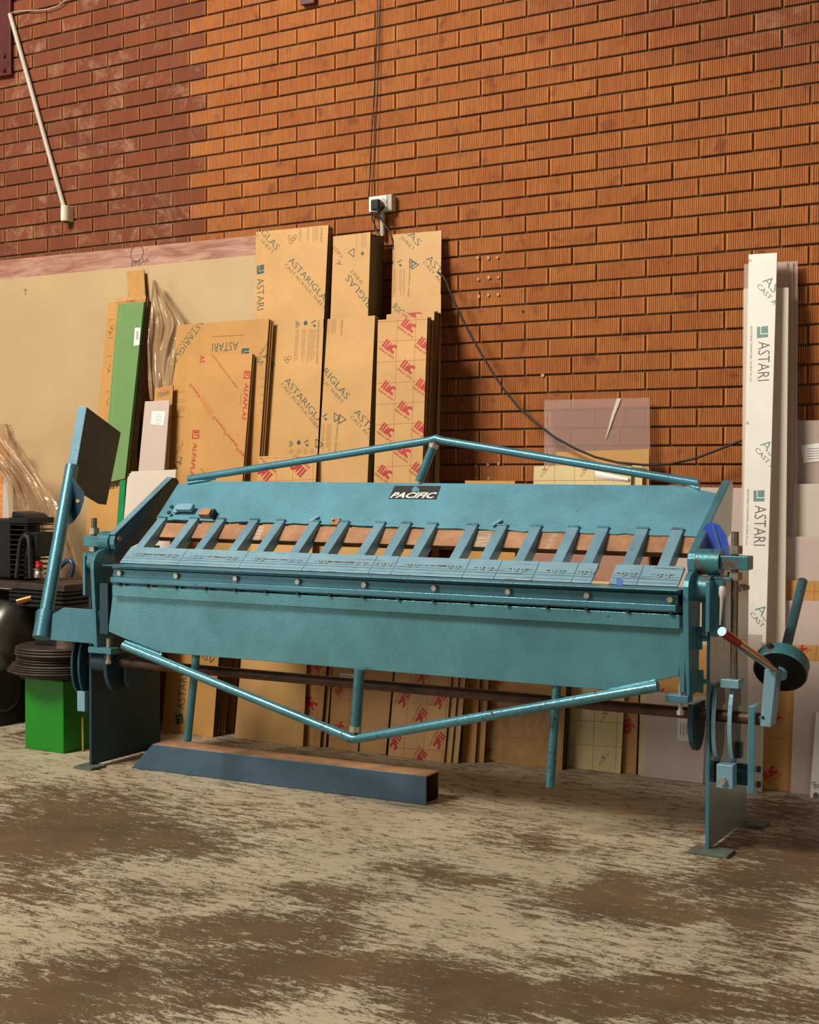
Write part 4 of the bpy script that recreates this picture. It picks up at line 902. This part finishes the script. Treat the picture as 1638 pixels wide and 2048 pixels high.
# bits on the beam: latch at the left, small lugs
def on_beam(u, v, h=0.0): return MP(u, v, BP, Bn)+Bn*h
ex = Vector((1, 0, 0)); ey = Vector((0, .165, .178)).normalized()
c = on_beam(375, 1022, .022); g = G(); g.obox(c, ex*.043, ey*.018, Bn*.009); g.obox(c-ex*.052-Bn*.008, ex*.014, ey*.022, Bn*.003); part(g, 'latch_bracket', 'finger', .0015)
for u, v in ((347, 1019), (341.5, 1030)):
    p = on_beam(u, v, .014); g = G(); g.hexa(p, p+Bn*.008, .010); part(g, 'latch_bolt', 'teal_dark', .001)
c = on_beam(415, 1031, .012); g = G(); g.obox(c, ex*.030, ey*.018, Bn*.016); part(g, 'latch_block', 'rustbar', .002)
c = on_beam(431, 1033, .012); g = G(); g.obox(c, ex*.004, ey*.02, Bn*.018); part(g, 'latch_block_cap', 'bolt_dark', .001)
for u in (630, 995):
    c = on_beam(u, 1040 if u < 700 else 1048, .006); g = G(); g.obox(c, (ex*.7+ey*.7)*.022, (ey*.7-ex*.7)*.007, Bn*.006); part(g, 'small_lug', 'finger', .001)
c = on_beam(672, 1044, .003); g = G(); g.obox(c, ex*.018, ey*.018, Bn*.003); part(g, 'small_plate', 'rustbar', .001)
c = on_beam(667.5, 1043, .006); g = G(); g.cyl(c, c+Bn*.01, .006); part(g, 'small_plate_screw', 'zinc', 0)
# wing plates at the ends
for x in (-.062, -2.682):
    hub = (.03, 1.015)
    pts = rot_poly(hub, .058, 150, 330, 9)+[(.18, 1.015), (.405, 1.10), (.425, 1.27)]+rot_poly((.395, 1.268), .03, 10, 120, 5)
    wg = yz(x, pts, .032); nf = len(wg.f); wg.mi = [0, 0]+[1]*(nf-2)
    part(wg, 'wing_plate', ['teal_plate', 'teal'] if x > -1 else ['teal_dark', 'teal'], .004)  # face colours hold reflection on the right wing, shade on the left
g = yz(-2.684, [(-.022, 1.047), (.378, 1.297), (.376, 1.301), (-.025, 1.051)], .034); part(g, 'wing_edge_strip', 'finger', .001)
for x0, x1, xb0, xb1 in ((-.03, .052, .052, .152), (-2.682, -2.745, -2.745, -2.835)):
    g = G(); g.cyl((x0, .01, 1.015), (x1, .01, 1.015), .046, n=28); part(g, 'pivot_boss', 'teal_rusty', .003)
    g = G(); g.box((min(xb0, xb1), -.022, .992), (max(xb0, xb1), .045, 1.040)); part(g, 'pivot_block', 'teal_rusty', .003)
g = G(); g.cyl((-2.648, .0, 1.03), (-2.642, .0, 1.03), .012); part(g, 'pivot_pin', 'rustbar', 0)
# threaded rods with nuts
for x, zt, zb in ((.097, 1.122, .61), (-2.80, 1.118, .95)):
    g = G(); g.thread((x, .012, zb), (x, .012, zt), .0135, .0042); part(g, 'threaded_rod', 'thread', 0)
    for z in (1.047, .956):
        if x < 0 and z < 1: z = .970
        g = G(); g.hexa((x, .012, z), (x, .012, z+.027), .026, .4); part(g, 'hex_nut', 'zinc', .002)
# fork, cam plates and brackets at both ends
def campoly(yc=.045, zc=.455, a=.062, b=.138):
    pts = [(yc-a*math.cos(math.radians(t)), zc+b*math.sin(math.radians(t))) for t in range(-90, 91, 15)]
    return pts+[(yc+.045, zc+.118), (yc+.06, zc+.06), (yc+.02, zc+.05), (yc+.02, zc+.0), (yc+.055, zc-.01), (yc+.05, zc-.08), (yc+.03, zc-.12)]
for x in (.026, .083): cg = yz(x, campoly(), .016); cg.mi = [0, 0]+[1]*(len(cg.f)-2); part(cg, 'cam_plate', ['greasy', 'finger'], .002)
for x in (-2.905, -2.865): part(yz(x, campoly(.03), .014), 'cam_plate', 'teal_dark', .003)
g = G(); g.box((.058, -.018, .583), (.123, .045, .614)); part(g, 'rod_fork', 'finger', .003)
g = G(); g.box((.048, -.022, .235), (.106, .03, .318)); part(g, 'cam_block', 'finger', .003)
g = G(); g.hexa((.072, -.022, .262), (.072, -.034, .262), .0135, .2); part(g, 'hex_bolt', 'zinc', .0015)
g = G(); g.box((.094, .05, .33), (.112, .085, .385)); part(g, 'cam_pad', 'teal_dark', .002)
g = G(); g.box((-2.885, -.01, .25), (-2.84, .03, .34)); part(g, 'cam_block', 'finger', .002)
g = yz(.152, [(-.004, .222), (.085, .222), (.085, .525), (-.004, .525)], .022); g.mi = [0, 0, 1, 1, 1, 1]; part(g, 'crank_bracket', ['teal_plate', 'teal'], .002, 'upright bracket bar with a bright side')  # side faces pale, with reflection put into the colour
g = G(); g.box((.016, .06, .235), (.152, .075, .31)); part(g, 'bracket_web', 'teal_dark', .002)
for z in (.247, .300): g = G(); g.hexa((.174, .05, z), (.183, .05, z), .012, .2); part(g, 'bracket_bolt', 'teal_dark', .001)
# crank, handle and counterweight at the right end
g = G(); g.prism([M(1520, 1452, -.02), M(1541, 1455, -.02), M(1553, 1342, -.03), M(1529, 1338, -.03)], (0, .075, 0)); part(g, 'crank_arm', 'finger', .002)
p = M(1526, 1435, -.02); g = G(); g.cyl(p, p-Vector((0, .003, 0)), .006); part(g, 'crank_pin_hole', 'slotdark', 0)
h0, h1 = M(1444, 1263, -.40), M(1550, 1340, .0); hd = (h0-h1)
g = G(); g.cyl(h1, h0, .0145, n=24); part(g, 'crank_handle', 'chrome', .001, 'bright chrome rod')
g = G(); g.cyl(h0-hd*.28, h0-hd*.008, .0149, n=24); part(g, 'handle_grip', 'redpaint', 0, 'worn red painted end of the chrome rod')
g = G(); g.cyl(h0-hd*.004, h0+hd*.002, .0150, n=24); part(g, 'handle_tip', 'finger', 0)
w0, w1 = M(1563, 1333, .12), M(1605, 1163, .50); wd = (w1-w0).normalized()
g = G(); g.lathe(w0-wd*.030, w0+wd*.024, [(0, .012), (0, .089), (.005, .093), (.050, .093), (.056, .088), (.056, .02)], 36, False); g.mi[:36] = [1]*36; part(g, 'counterweight', ['teal_rusty', 'soot'], .002, 'round disc counterweight')  # lower face has a darker colour than the rim
g = G(); g.cyl(w0, w1, .0185, n=20); part(g, 'lever_rod', 'teal_pipe', .002, 'chipped dark teal lever rod')
g = G(); g.cyl(w0-wd*.045, w0-wd*.028, .026, n=20); part(g, 'counterweight_hub', 'finger', .002)
p = M(1545, 1300, .07); g = G(); g.hexa(p, p+Vector((-.01, -.012, .022)), .011); part(g, 'counterweight_screw', 'rustshaft', .001)

# truss rods
g = G(); ap = on_beam(872, 879, .0); l = on_beam(380, 961, .010); r = on_beam(1398, 970, .010)
A = MP(872, 879, (0, .40, 1.30), Vector((0, 1, 0)))
g.tube([l+(l-r).normalized()*.0, A+(l-A).normalized()*.03, A+Vector((0, 0, .004)), A+(r-A).normalized()*.03, r], .0165, 16); part(g, 'upper_truss_rod', 'teal', 0, 'long peaked rod above the beam')
b = on_beam(838, 964, .0); g = G(); g.cyl(b, b+(A-b)*.82, .018, n=18); part(g, 'upper_post', 'teal', .001)
g = G(); g.hexa(b+(A-b)*.80, b+(A-b)*.90, .021); part(g, 'upper_post_nut', 'zinc', .0015)
g = G(); g.cyl(b+(A-b)*.9, A, .011); part(g, 'upper_post_stud', 'thread', 0)
for u0, v0, u1, v1 in ((376, 968, 432, 959), (1345, 964, 1400, 979)):
    a, c = on_beam(u0, v0, .006), on_beam(u1, v1, .006); g = G(); g.tube([a, a+(c-a)*.35, a+(c-a)*.7, c], .006, 8); part(g, 'weld_bead', 'weld', 0)
y = -.135
L0, Lm, L1 = M(247, 1291, y), M(707, 1478, y), M(1316, 1373, y)
g = G(); g.tube([L0, Lm+(L0-Lm).normalized()*.03, Lm, Lm+(L1-Lm).normalized()*.03, L1], .0185, 16); part(g, 'lower_truss_rod', 'teal_pipe', 0, 'chipped V-shaped rod below the apron')
g = G(); g.tube([M(u, v, -.118) for u, v in ((250, 1283), (275, 1292), (300, 1302), (324, 1311))], .006, 8); part(g, 'weld_bead', 'weld', 0)
g = G(); g.tube([M(u, v, -.118) for u, v in ((1222, 1380), (1255, 1373), (1285, 1367), (1312, 1361))], .006, 8); part(g, 'weld_bead', 'weld', 0)
a, c = M(719, 1338, y+.0), M(711, 1452, y); g = G(); g.cyl(a, c, .0205, n=20); part(g, 'lower_post', 'teal_pipe', .001)
g = G(); g.hexa(c, c+(c-a)*.10, .024); part(g, 'lower_post_nut', 'zinc', .0015)
g = G(); g.cyl(c, Lm, .012); part(g, 'lower_post_stud', 'thread', 0)
# two hanging pull handles
for (u0, v0), (u1, v1), ym in (((393, 1306), (375, 1482), -.075), ((1114, 1366), (1100, 1574), -.075)):
    a, c = M(u0, v0, ym), M(u1, v1, ym-.10 if False else ym); g = G(); g.tube([a, a+(c-a)*.25, c], .0165, 16); part(g, 'pull_handle', 'teal_pipe', 0)

# counterweight arm at the left end
g = fl([(192, 1288), (101, 1280), (105, 1228), (127, 1215), (196, 1220)], -.09, .012); part(g, 'arm_bracket', 'teal', .002, 'flat bracket plate with a clipped corner')
g = G(); g.prism([M(196, 1221, -.095), M(199, 1222, -.095), M(190, 1289, -.095), M(186, 1289, -.095)], (0, .02, 0)); part(g, 'weld_bead', 'weld', .001)
q0 = M(83, 1276, -.075); q1 = M(140, 955, .22)
qs = M(90, 1228, -.05); qd = (q1-q0).normalized()
g = G(); g.cyl(q0, q0+qd*.125, .041, n=28); part(g, 'arm_socket', 'teal', .002)
g = G(); g.cyl(q0+qd*.06, q1+qd*.06, .0305, n=24); part(g, 'arm_pipe', 'teal', 0, 'long shiny teal pipe carrying the weight')
TLc = None
def bpt(u, v, y): return M(u, v, y)
f1 = M(175, 815, .30)                      # near top corner of the dark face
pdir = (M(151, 937, .22)-M(175, 815, .30)).normalized()
yn, yf = .30, .30+.27
A0, A1 = M(175, 815, .30), M(242, 865, .57); B0 = M(148, 970, .24); B1 = A1+(B0-A0)
B1 = M(213, 1010, .51)
tn = (A1-A0).cross(B0-A0).normalized()
if tn.x > 0: tn = -tn
g = G(); g.prism([A0, A1, B1, B0], tn*.052); part(g, 'balance_weight', 'teal_dark', .002, 'thick dark square weight slab')  # dark colour holds the shade of the face turned from the light
fa, fb = M(152, 815, .30), M(131, 934, .24)
g = G(); e = (A0-A1).normalized()*.006; g.prism([A0+e*.2, A0+tn*.052+e*.2, B0+tn*.052+(A0-B0)*.22+e*.2, B0+(A0-B0)*.22+e*.2], e); part(g, 'weight_front_strip', 'finger', .002, 'pale shiny front edge')  # strip added so the slab's lit edge is in the colour
gp = [(150, 955), (169, 985), (168, 1002), (160, 1026), (147, 1044), (130, 1055)]
g = G(); g.prism([M(u, v, .20) for u, v in [(142, 950)]+gp[1:]+[(128, 1055)]], (-.012, .004, 0)); part(g, 'pivot_lug', 'teal_dark', .001)
p = M(155.5, 1002, .198); g = G(); g.cyl(p+Vector((.002, -.003, 0)), p+Vector((.0, .002, 0)), .009); part(g, 'lug_hole', 'cream', 0)

# tinted acrylic offcut and a glue drip
o = fl([(1407, 1085), (1405, 1062), (1412, 1048), (1424, 1044), (1438, 1050), (1452, 1070), (1462, 1110), (1440, 1120), (1418, 1118)], .10, .004)
o.v = [tuple(MW @ Vector(p)) for p in o.v]
ob = o.build('blue_acrylic_offcut', M_['blue_acr'], label='round-topped translucent blue acrylic offcut behind the right pivot', cat='offcut'); 
g = G(); g.v = []
a_ = [MW @ M(u, v, .097) for u, v in ((1424, 1050), (1428, 1049), (1446, 1110), (1438, 1112))]; g.prism(a_, Vector((0, .003, 0))); g.build('dark_rib', M_['blue_tape'], ob)
g = G(); q = [on for on in ()]; c0 = MP(1235, 1163, (0, bY0, bZ0), bn)
g.prism([MP(u, v, (0, bY0, bZ0), bn)+bn*.0004 for u, v in ((1233, 1170), (1232, 1158), (1240, 1156), (1246, 1161), (1245, 1171))], bn*.0006); part(g, 'blue_paint_patch', 'blue_tape', 0)
g = G(); pr_ = [(0, .003), (.02, .004), (.10, .0055), (.145, .007), (.165, .012), (.19, .0125), (.205, .011), (.212, .006)]
a, c = M(1440, 1250, -.045), M(1445, 1172, -.045); g.lathe(a, c, [(t*(c-a).length/.212, r) for t, r in pr_], 14); gl_ = [tuple(MW @ Vector(p)) for p in g.v]; g.v = gl_
g.build('squeeze_dropper', M_['clear_edge'], label='small clear plastic dropper hanging in front of the right leg', cat='dropper')

# ------------------------------------------------------------------ box section lying on the floor
def boxtube():
    fl_, fr, br = atz(262, 1536), atz(852, 1611), atz(876, 1598); d = (fr-fl_); L = d.length; ex = d.normalized(); ey = Vector((-ex.y, ex.x, 0)); w = .115; h = .118
    org = fl_; t = .007; g = G()
    P = lambda x, y, z: ex*x+ey*y+Vector((0, 0, z))
    out = [(0, 0), (w, 0), (w, h), (0, h)]; inn = [(t, t), (w-t, t), (w-t, h-t), (t, h-t)]
    cut = lambda z: .12*(z/h)          # left end mitred
    vs = [P(cut(z), y, z) for y, z in out]+[P(cut(z), y, z) for y, z in inn]+[P(L, y, z) for y, z in out]+[P(L, y, z) for y, z in inn]
    side = []
    for i in range(4):
        j = (i+1) % 4
        side.append(([i, j, 8+j, 8+i], 1 if i == 2 else 0)); side.append(([4+j, 4+i, 12+i, 12+j], 2))
        side.append(([j, i, 4+i, 4+j], 0)); side.append(([8+i, 8+j, 12+j, 12+i], 1))
    g.v = [tuple(v) for v in vs]
    for f, m in side: g.f.append(f); g.sm.append(False); g.mi.append(m)
    o = g.build('box_section', [M_['tube_blue'], M_['tube_top'], M_['rustshaft']], bevel=.006, label='blue-grey square steel box section lying on the floor under the machine', cat='steel tube'); o.location = org
boxtube()
# ------------------------------------------------------------------ wall fittings
def conduit():
    a, b = aty(20, 28, -.02), aty(131, 425, -.02); g = G(); g.tube([a, b], .014, 14)
    g.build('cable_conduit', M_['pvc'], label='thin grey conduit slanting down the brick wall at the upper left', cat='conduit')
    c = aty(134, 428, -.03); t = empty('motion_sensor', c, 0, 'small white motion sensor at the lower end of the slanting conduit', 'sensor')
    g = G(); w, h = .026, .046; pts = [(w*math.cos(math.radians(k*20)), -.012-.03*math.sin(math.radians(k*20))) for k in range(10)]
    g.prism([(x, y, -h) for x, y in pts]+[(-w, .03, -h), (w, .03, -h)], (0, 0, 2*h)); g.build('housing', M_['sensor'], t, .004)
    g = G(); pts = [(w*.8*math.cos(math.radians(k*20)), -.016-.028*math.sin(math.radians(k*20))) for k in range(10)]
    g.prism([(x, y, -h*.8) for x, y in pts], (0, 0, h*.9)); g.build('lens', M_['label'], t, .002)
    g = G(); g.box((-.015, -.02, -h-.006), (.012, .01, -h)); g.build('base_clip', M_['plug'], t, .001)
    for lab, pts in (('white wire curving up from the top of the slanting conduit', ((19, 26), (40, 22), (70, 21), (95, 19), (115, 12), (138, -4))), ('white wire looping down to the left edge from the conduit top', ((20, 30), (21, 48), (18, 62), (8, 73), (-6, 79)))):
        g = G(); g.tube([aty(u, v, -.02) for u, v in pts], .003, 8); g.build('thin_wire', M_['pvc'], label=lab, cat='wire')
conduit()
def steel_tab(pts, label, bolts):
    c = aty(pts[0][0], pts[0][1], -.03); g = G(); g.prism([aty(u, v, -.03)-c for u, v in pts], (0, .029, 0)); o = g.build('steel_bracket', M_['oxide'], label=label, cat='bracket', bevel=.003); o.location = c
    for u, v in bolts:
        p = aty(u, v, -.03)-c; g = G(); g.hexa(p, p+Vector((0, -.012, 0)), .014); g.build('bolt', M_['oxide'], o)
steel_tab([(-60, 130), (-60, -60), (20, -66), (21, 149), (3, 152), (-60, 160)], 'dark red steel bracket bolted to the wall in the upper left corner', [(9, 112), (9, 140)])
steel_tab([(601, 10), (600, -20), (628, -26), (628, 6)], 'small dark red steel end at the top edge of the wall', [])
def socket():
    P0 = aty(763, 408, -.035); t = empty('wall_socket', P0, 0, 'grey surface-mounted power socket above the acrylic stacks', 'socket')
    a, b = aty(739, 396, -.045), aty(788, 421, -.045)
    w = (b.x-a.x)/2*.93; h = .042; g = G(); g.box((-w, -.012, -h), (w, .030, h)); g.build('back_box', M_['pvc'], t, .004)
    g = G(); g.box((-w*.96, -.018, -h*.9), (w*.62, -.012, h*.9)); g.build('face_plate', M_['label'], t, .002)
    g = G(); g.cyl((w*.32, -.018, .006), (w*.32, -.021, .006), .019); g.build('socket_ring', M_['pvc'], t, .001)
    t2 = empty('black_plug', aty(757, 410, -.085), 0, 'black moulded plug pushed into the wall socket', 'plug')
    g = G(); g.cyl((-.01, .03, 0), (-.01, -.012, 0), .027, n=20); g.build('plug_body', M_['plug'], t2, .004)
    g = G(); g.box((-.030, -.03, -.030), (.020, .0, .026)); g.build('plug_block', M_['plug'], t2, .008)
    g = G(); g.cyl((.012, -.02, -.02), (.016, -.02, -.055), .011, .008); g.build('strain_relief', M_['plug'], t2, .002)
    g = G(); g.tube([aty(765, 424, -.025), aty(765, 475, -.025)], .0125, 12); g.build('socket_conduit', M_['pvc'], label='short grey conduit running down from the wall socket', cat='conduit')
    for lab, pts, r in (('black cable dropping from the ceiling to the wall socket', ((755, -20), (754, 60), (752, 120), (749, 165), (748, 200), (743, 270), (741, 330), (738, 390), (738, 418), (745, 430)), .0032),
                        ('dark wire running beside the cable above the socket', ((760, -20), (758, 60), (757, 130), (755, 200), (752, 260), (750, 330), (749, 394)), .0018),
                        ('black flex looping left below the wall socket', ((744, 420), (745, 440), (752, 456), (757, 470), (760, 500)), .004),
                        ('black flex running right behind the sheets below the socket', ((753, 424), (766, 445), (779, 462), (785, 480), (788, 500)), .004)):
        g = G(); g.tube([aty(u, v, -.018 if r < .004 else -.05) for u, v in pts], r, 8); g.build('power_cable', M_['plug'], label=lab, cat='cable')
    pts = [(876, 545), (885, 551), (892, 562), (903, 590), (915, 618), (935, 658), (958, 700), (985, 745), (1010, 782), (1040, 818), (1075, 848), (1110, 875), (1150, 897), (1190, 914), (1235, 925), (1290, 930), (1340, 928), (1390, 917), (1440, 898), (1486, 880), (1500, 877)]
    g = G(); g.tube([aty(u, v, -.155 if 1060 < u < 1320 else -.10-.05*(1-min(1, abs(u-1190)/330))) for u, v in pts], .0055, 10); g.build('hanging_cable', M_['rubber'], label='long dark cable sagging across the brick wall to the white strip', cat='cable')
    k = 0
    for u, v in ((956, 516), (977, 516), (995, 515), (957, 559), (978, 555), (997, 555), (958, 593), (977, 590), (996, 589), (950, 900), (952, 932), (976, 930), (998, 927), (952, 957), (978, 957), (1086, 751)):
        p = aty(u, v, -.002); g = G(); n = 7; rr = random.Random(u)
        g.prism([(p.x+math.cos(i*2*math.pi/n)*.010*rr.uniform(.5, 1.1), -.002, p.z+math.sin(i*2*math.pi/n)*.011*rr.uniform(.5, 1.1)) for i in range(n)], (0, -.004, 0))
        g.build('glue_dab', M_['silicone'], label='small dab of clear glue left on the bricks right of the sheets', cat='glue dab', group='glue dabs on the brick wall', bevel=.001)
    p = aty(1046, 623, 0); g = G(); g.cyl(p+Vector((0, .0, 0)), p+Vector((0, -.003, 0)), .006); g.build('wall_plug', M_['slotdark'], label='tiny dark wall plug in a brick right of the sheets', cat='wall plug')
socket()

# ------------------------------------------------------------------ corner with the compressor
def clutter():
    # green box
    a, b, c = atz(50, 1496), atz(127, 1508), atz(183, 1498); ex = b-a; ey = (c-b)
    ey = Vector((-ex.y, ex.x, 0)).normalized()*ex.length*.95
    if (c-b).dot(ey) < 0: ey = -ey
    topz = aty(127, 1363, b.y).z
    t = empty('green_box', a, 0, 'bright green square plinth box on the floor left of the machine', 'box')
    g = G(); g.prism([Vector(), ex, ex+ey, ey], Vector((0, 0, topz))); g.build('body', M_['greenbox'], t, .004)
    g = G(); g.prism([ex*.0+ex*.04+ey*.04+Vector((0, 0, topz)), ex*.96+ey*.04+Vector((0, 0, topz)), ex*.96+ey*.96+Vector((0, 0, topz)), ex*.04+ey*.96+Vector((0, 0, topz))], Vector((0, 0, .006))); g.build('lid', M_['greenbox'], t, .002)
    m = a+ex*1.0+(c-b).normalized()*.11+Vector((.004, -.006, 0)); g = G(); g.tube([m+Vector((.012, -.01, .003)), m+Vector((.0, .0, .16))], .005, 6)
    g.build('yellow_stick', M_['yellow'], label='thin yellow stick leaning on the green box', cat='stick')
    # worn discs on the box
    cc = a+ex*.5+ey*.5; z = topz+.007; rr = random.Random(4)
    spec = [(.20, .012, 0), (.235, .012, -.01), (.262, .011, -.012), (.252, .010, -.006), (.245, .010, .0), (.24, .010, .004)]+[(.222+rr.uniform(-.006, .006), .0125, rr.uniform(-.004, .006)) for _ in range(6)]
    for i, (r, h, dx) in enumerate(spec):
        g = G(); g.lathe((0, 0, 0), (0, 0, h), [(0, r*.96), (.003, r), (h-.003, r), (h, r*.97)], 40)
        o = g.build('cutting_disc', M_['disc'], label='topmost worn dark disc of the stack on the green box' if i == len(spec)-1 else ['lowest', 'second lowest', 'third lowest', 'fourth lowest', 'fifth lowest', 'sixth lowest', 'seventh lowest', 'eighth lowest', 'fourth from top', 'third from top', 'second from top'][i]+' worn dark disc in the stack on the green box', cat='disc', group='dark discs stacked on the green box')
        o.location = (cc.x+dx, cc.y-dx, z); z += h+.0005
    zt = z
    g = G(); g.box((-.12, -.10, 0), (.06, .09, .16)); o = g.build('black_carton', M_['soot'], label='black box standing on the disc stack', cat='box', bevel=.004); o.location = (cc.x-.0, cc.y+.03, zt+.001)
    g = G(); vs = []; n = 22
    for k in range(9):
        for i in range(n):
            an = 2*math.pi*i/n; r = (.055-.004*k)*(1+.25*noise.noise(Vector((math.cos(an)*2, math.sin(an)*2, k*.9)))); vs.append((math.cos(an)*r, math.sin(an)*r*.7, .012*k))
    g.add(vs, [[k*n+i, k*n+(i+1) % n, (k+1)*n+(i+1) % n, (k+1)*n+i] for k in range(8) for i in range(n)]+[list(range(8*n, 9*n))], True)
    o = g.build('plastic_bag', M_['bagfilm'], label='small crumpled clear plastic bag on the disc stack', cat='bag'); o.location = (cc.x+.12, cc.y-.10, zt+.001)
    # clear jar
    p = atz(28, 1428); g = G(); g.lathe((0, 0, 0), (0, 0, .14), [(0, .055), (.01, .062), (.08, .062), (.10, .056), (.12, .056)], 8, False)
    o = g.build('clear_jar', M_['clearjar'], label='low faceted clear jar on the floor beside the green box', cat='jar'); o.location = p
    # compressor: tank + pump
    Y = -.95
    at = lambda u, v, y=Y: aty(u, v, y)
    base = atz(20, 1425)
    t = empty('air_compressor', Vector((at(0, 1300).x, Y, 0)), 0, 'grey air compressor tank with a black finned pump at the left edge', 'compressor'); O = t.location
    c0 = at(-20, 1300)-O; r = .235
    g = G(); L = .95; R0 = r
    prof = [(0, .02), (.01, R0*.55), (.04, R0*.82), (.09, R0*.97), (.14, R0), (L-.14, R0), (L-.09, R0*.97), (L-.04, R0*.82), (L-.01, R0*.55), (L, .02)]
    e = at(78, 1275)-O; ax = Vector((-.97, .1, 0)).normalized(); g.lathe(e, e+ax*L, prof, 40); g.build('tank', M_['tank'], t)
    for dx in (.22, .75):
        q = e+ax*dx
        g = G(); g.prism([(q.x-.02, q.y-.12, .0-O.z), (q.x-.02, q.y+.12, 0), (q.x-.02, q.y+.10, q.z-.15), (q.x-.02, q.y-.10, q.z-.15)], (.04, 0, 0)); g.build('tank_foot', M_['soot'], t, .004)
    # deck plate above the tank
    g = G(); q0, q1 = at(14, 1165, Y-.18)-O, at(196, 1150, Y+.05)-O
    g.box((q0.x-.5, q0.y, q0.z-.03), (q1.x, q0.y+.34, q0.z+.004)); g.build('deck_plate', M_['disc'], t, .004)
    g = G()
    for k in range(4): g.box((q0.x+.0, q0.y+.01, q0.z-.05-.022*k), (q1.x-.02, q0.y+.32, q0.z-.034-.022*k))
    g.build('belt_guard', M_['soot'], t, .003, 'dark layered guard beneath the deck')
    p0, p1 = at(-10, 1156, Y-.1)-O, at(66, 1048, Y-.1)-O
    g = G(); g.box((p0.x-.1, p0.y, p0.z), (at(20, 1100, Y-.1).x-O.x, p0.y+.2, p1.z+.02)); g.build('pump_crankcase', M_['soot'], t, .01)
    x0, x1 = at(20, 1100, Y-.1).x-O.x, at(52, 1100, Y-.1).x-O.x
    g = G(); g.cyl(((x0+x1)/2, p0.y+.09, p0.z), ((x0+x1)/2, p0.y+.09, p1.z), .045, n=20); g.build('pump_cylinder', M_['soot'], t)
    for k in range(11):
        zc = p0.z+.02+k*(p1.z-p0.z-.03)/10; g = G(); g.box((x0-.01, p0.y+.0, zc), (x1+.01, p0.y+.18, zc+.006)); g.build('cooling_fin', M_['soot'], t, .001)
    g = G(); g.box((x0-.01, p0.y, p1.z), (x1+.015, p0.y+.18, p1.z+.03)); g.prism([(x0-.01, p0.y+.02, p1.z+.03), (x1+.0, p0.y+.02, p1.z+.03), (x1-.03, p0.y+.02, p1.z+.05), (x0-.005, p0.y+.02, p1.z+.06)], (0, .14, 0)); g.build('pump_head', M_['soot'], t, .004)
    a1, b1 = at(47, 1113, Y-.12)-O, at(76, 1065, Y-.12)-O; g = G(); g.prism([(a1.x, a1.y, a1.z), (b1.x-.012, a1.y, a1.z), (b1.x, a1.y, b1.z), (a1.x, a1.y, b1.z)], (0, .12, 0)); g.build('air_filter', M_['soot'], t, .004)
    g = G(); g.tube([at(u, v, Y-.14)-O for u, v in ((33, 1156), (38, 1110), (42, 1080), (50, 1070), (57, 1075), (60, 1100), (61, 1156))], .012, 10); g.build('air_pipe', M_['rubber'], t)
    g = G(); c1 = at(78, 1155, Y-.16)-O; g.lathe(c1, c1+Vector((0, 0, .1)), [(0, .026), (.03, .026), (.034, .020), (.042, .028), (.046, .028)], 18); g.build('valve_body', M_['steel'], t)
    c2 = at(78, 1136, Y-.16)-O; g = G(); g.lathe(c2, c2+Vector((0, 0, .05)), [(0, .014), (.004, .018), (.014, .018), (.018, .014), (.03, .018), (.034, .018)], 16); g.build('valve_cap', M_['redcap'], t, 0, 'red plastic cap')
    g = G(); g.tube([at(u, v, Y-.10)-O for u, v in ((114, 1142), (124, 1130), (133, 1122), (142, 1122), (147, 1130), (146, 1142), (142, 1153))], .011, 12); g.build('blue_hose', M_['blue_hose'], t)
    c3 = at(116, 1136, Y-.10)-O; g = G(); g.cyl(c3, c3+Vector((.02, 0, .02)), .012); g.build('hose_fitting', M_['zinc'], t)
    c4 = at(40, 1200, Y-.2)-O; g = G(); g.cyl(c4+Vector((-.02, 0, -.01)), c4+Vector((.04, .04, .01)), .016); g.build('drain_fitting', M_['brass'], t, .002)
    c5 = at(4, 1370, Y-.25)-O; g = G(); g.lathe((c5.x-.02, c5.y, c5.z-.02), (c5.x+.03, c5.y, c5.z-.02), [(0, .10), (.008, .115), (.035, .115), (.043, .10)], 30); g.build('wheel', M_['rubber'], t)
    # dark cabinet / pallet behind, below the deck
    p = Vector((at(92, 1300, -.96).x, -.96, 0)); t3 = empty('dark_crate', p, 0, 'dark timber crate standing in the shade behind the disc stack', 'crate')
    xr = at(150, 1300, -.96).x-p.x; h = at(84, 1216, -.96).z
    g = G(); g.box((0, .06, 0), (xr, .26, h)); g.build('crate_body', M_['soot'], t3, .003)
    for k in range(4):
        g = G(); g.box((xr*k/3.4, .045, .0), (xr*k/3.4+.03, .06, h)); g.build('crate_slat', M_['rubber'], t3, .002)
    g = G(); g.box((xr-.06, .03, 0), (xr, .045, h-.02)); g.build('corner_post', M_['edge'], t3, .002)
    # timber piece at the left edge and a pale panel
    sheet('timber_board', 'orange timber board at the left edge under the draped film', 'board', (-90, 876), (16, 868), (-90, 1100), (8, 1100), -.54, -.38, 1.6, M_['timber'], M_['timber'], .02)
    sheet('pale_board', 'pale grey board behind the film at the left edge', 'board', (7, 952), (25, 952), (3, 1100), (26, 1100), -.57, -.42, 1.5, M_['pvc'], M_['pvc'], .008)
clutter()

for (u, v, lab) in ((1237, 1627, 'tiny dark wood shaving on the floor in front of the right leg'), (1398, 1661, 'tiny pale wood shaving on the floor beside the right foot plate')):
    q = atz(u, v); g = G(); g.prism([(-.02, -.004, .001), (.0, -.008, .001), (.022, .002, .001), (.004, .006, .001)], (0, 0, .004)); o = g.build('wood_shaving', M_['timber'], label=lab, cat='shaving'); o.location = q
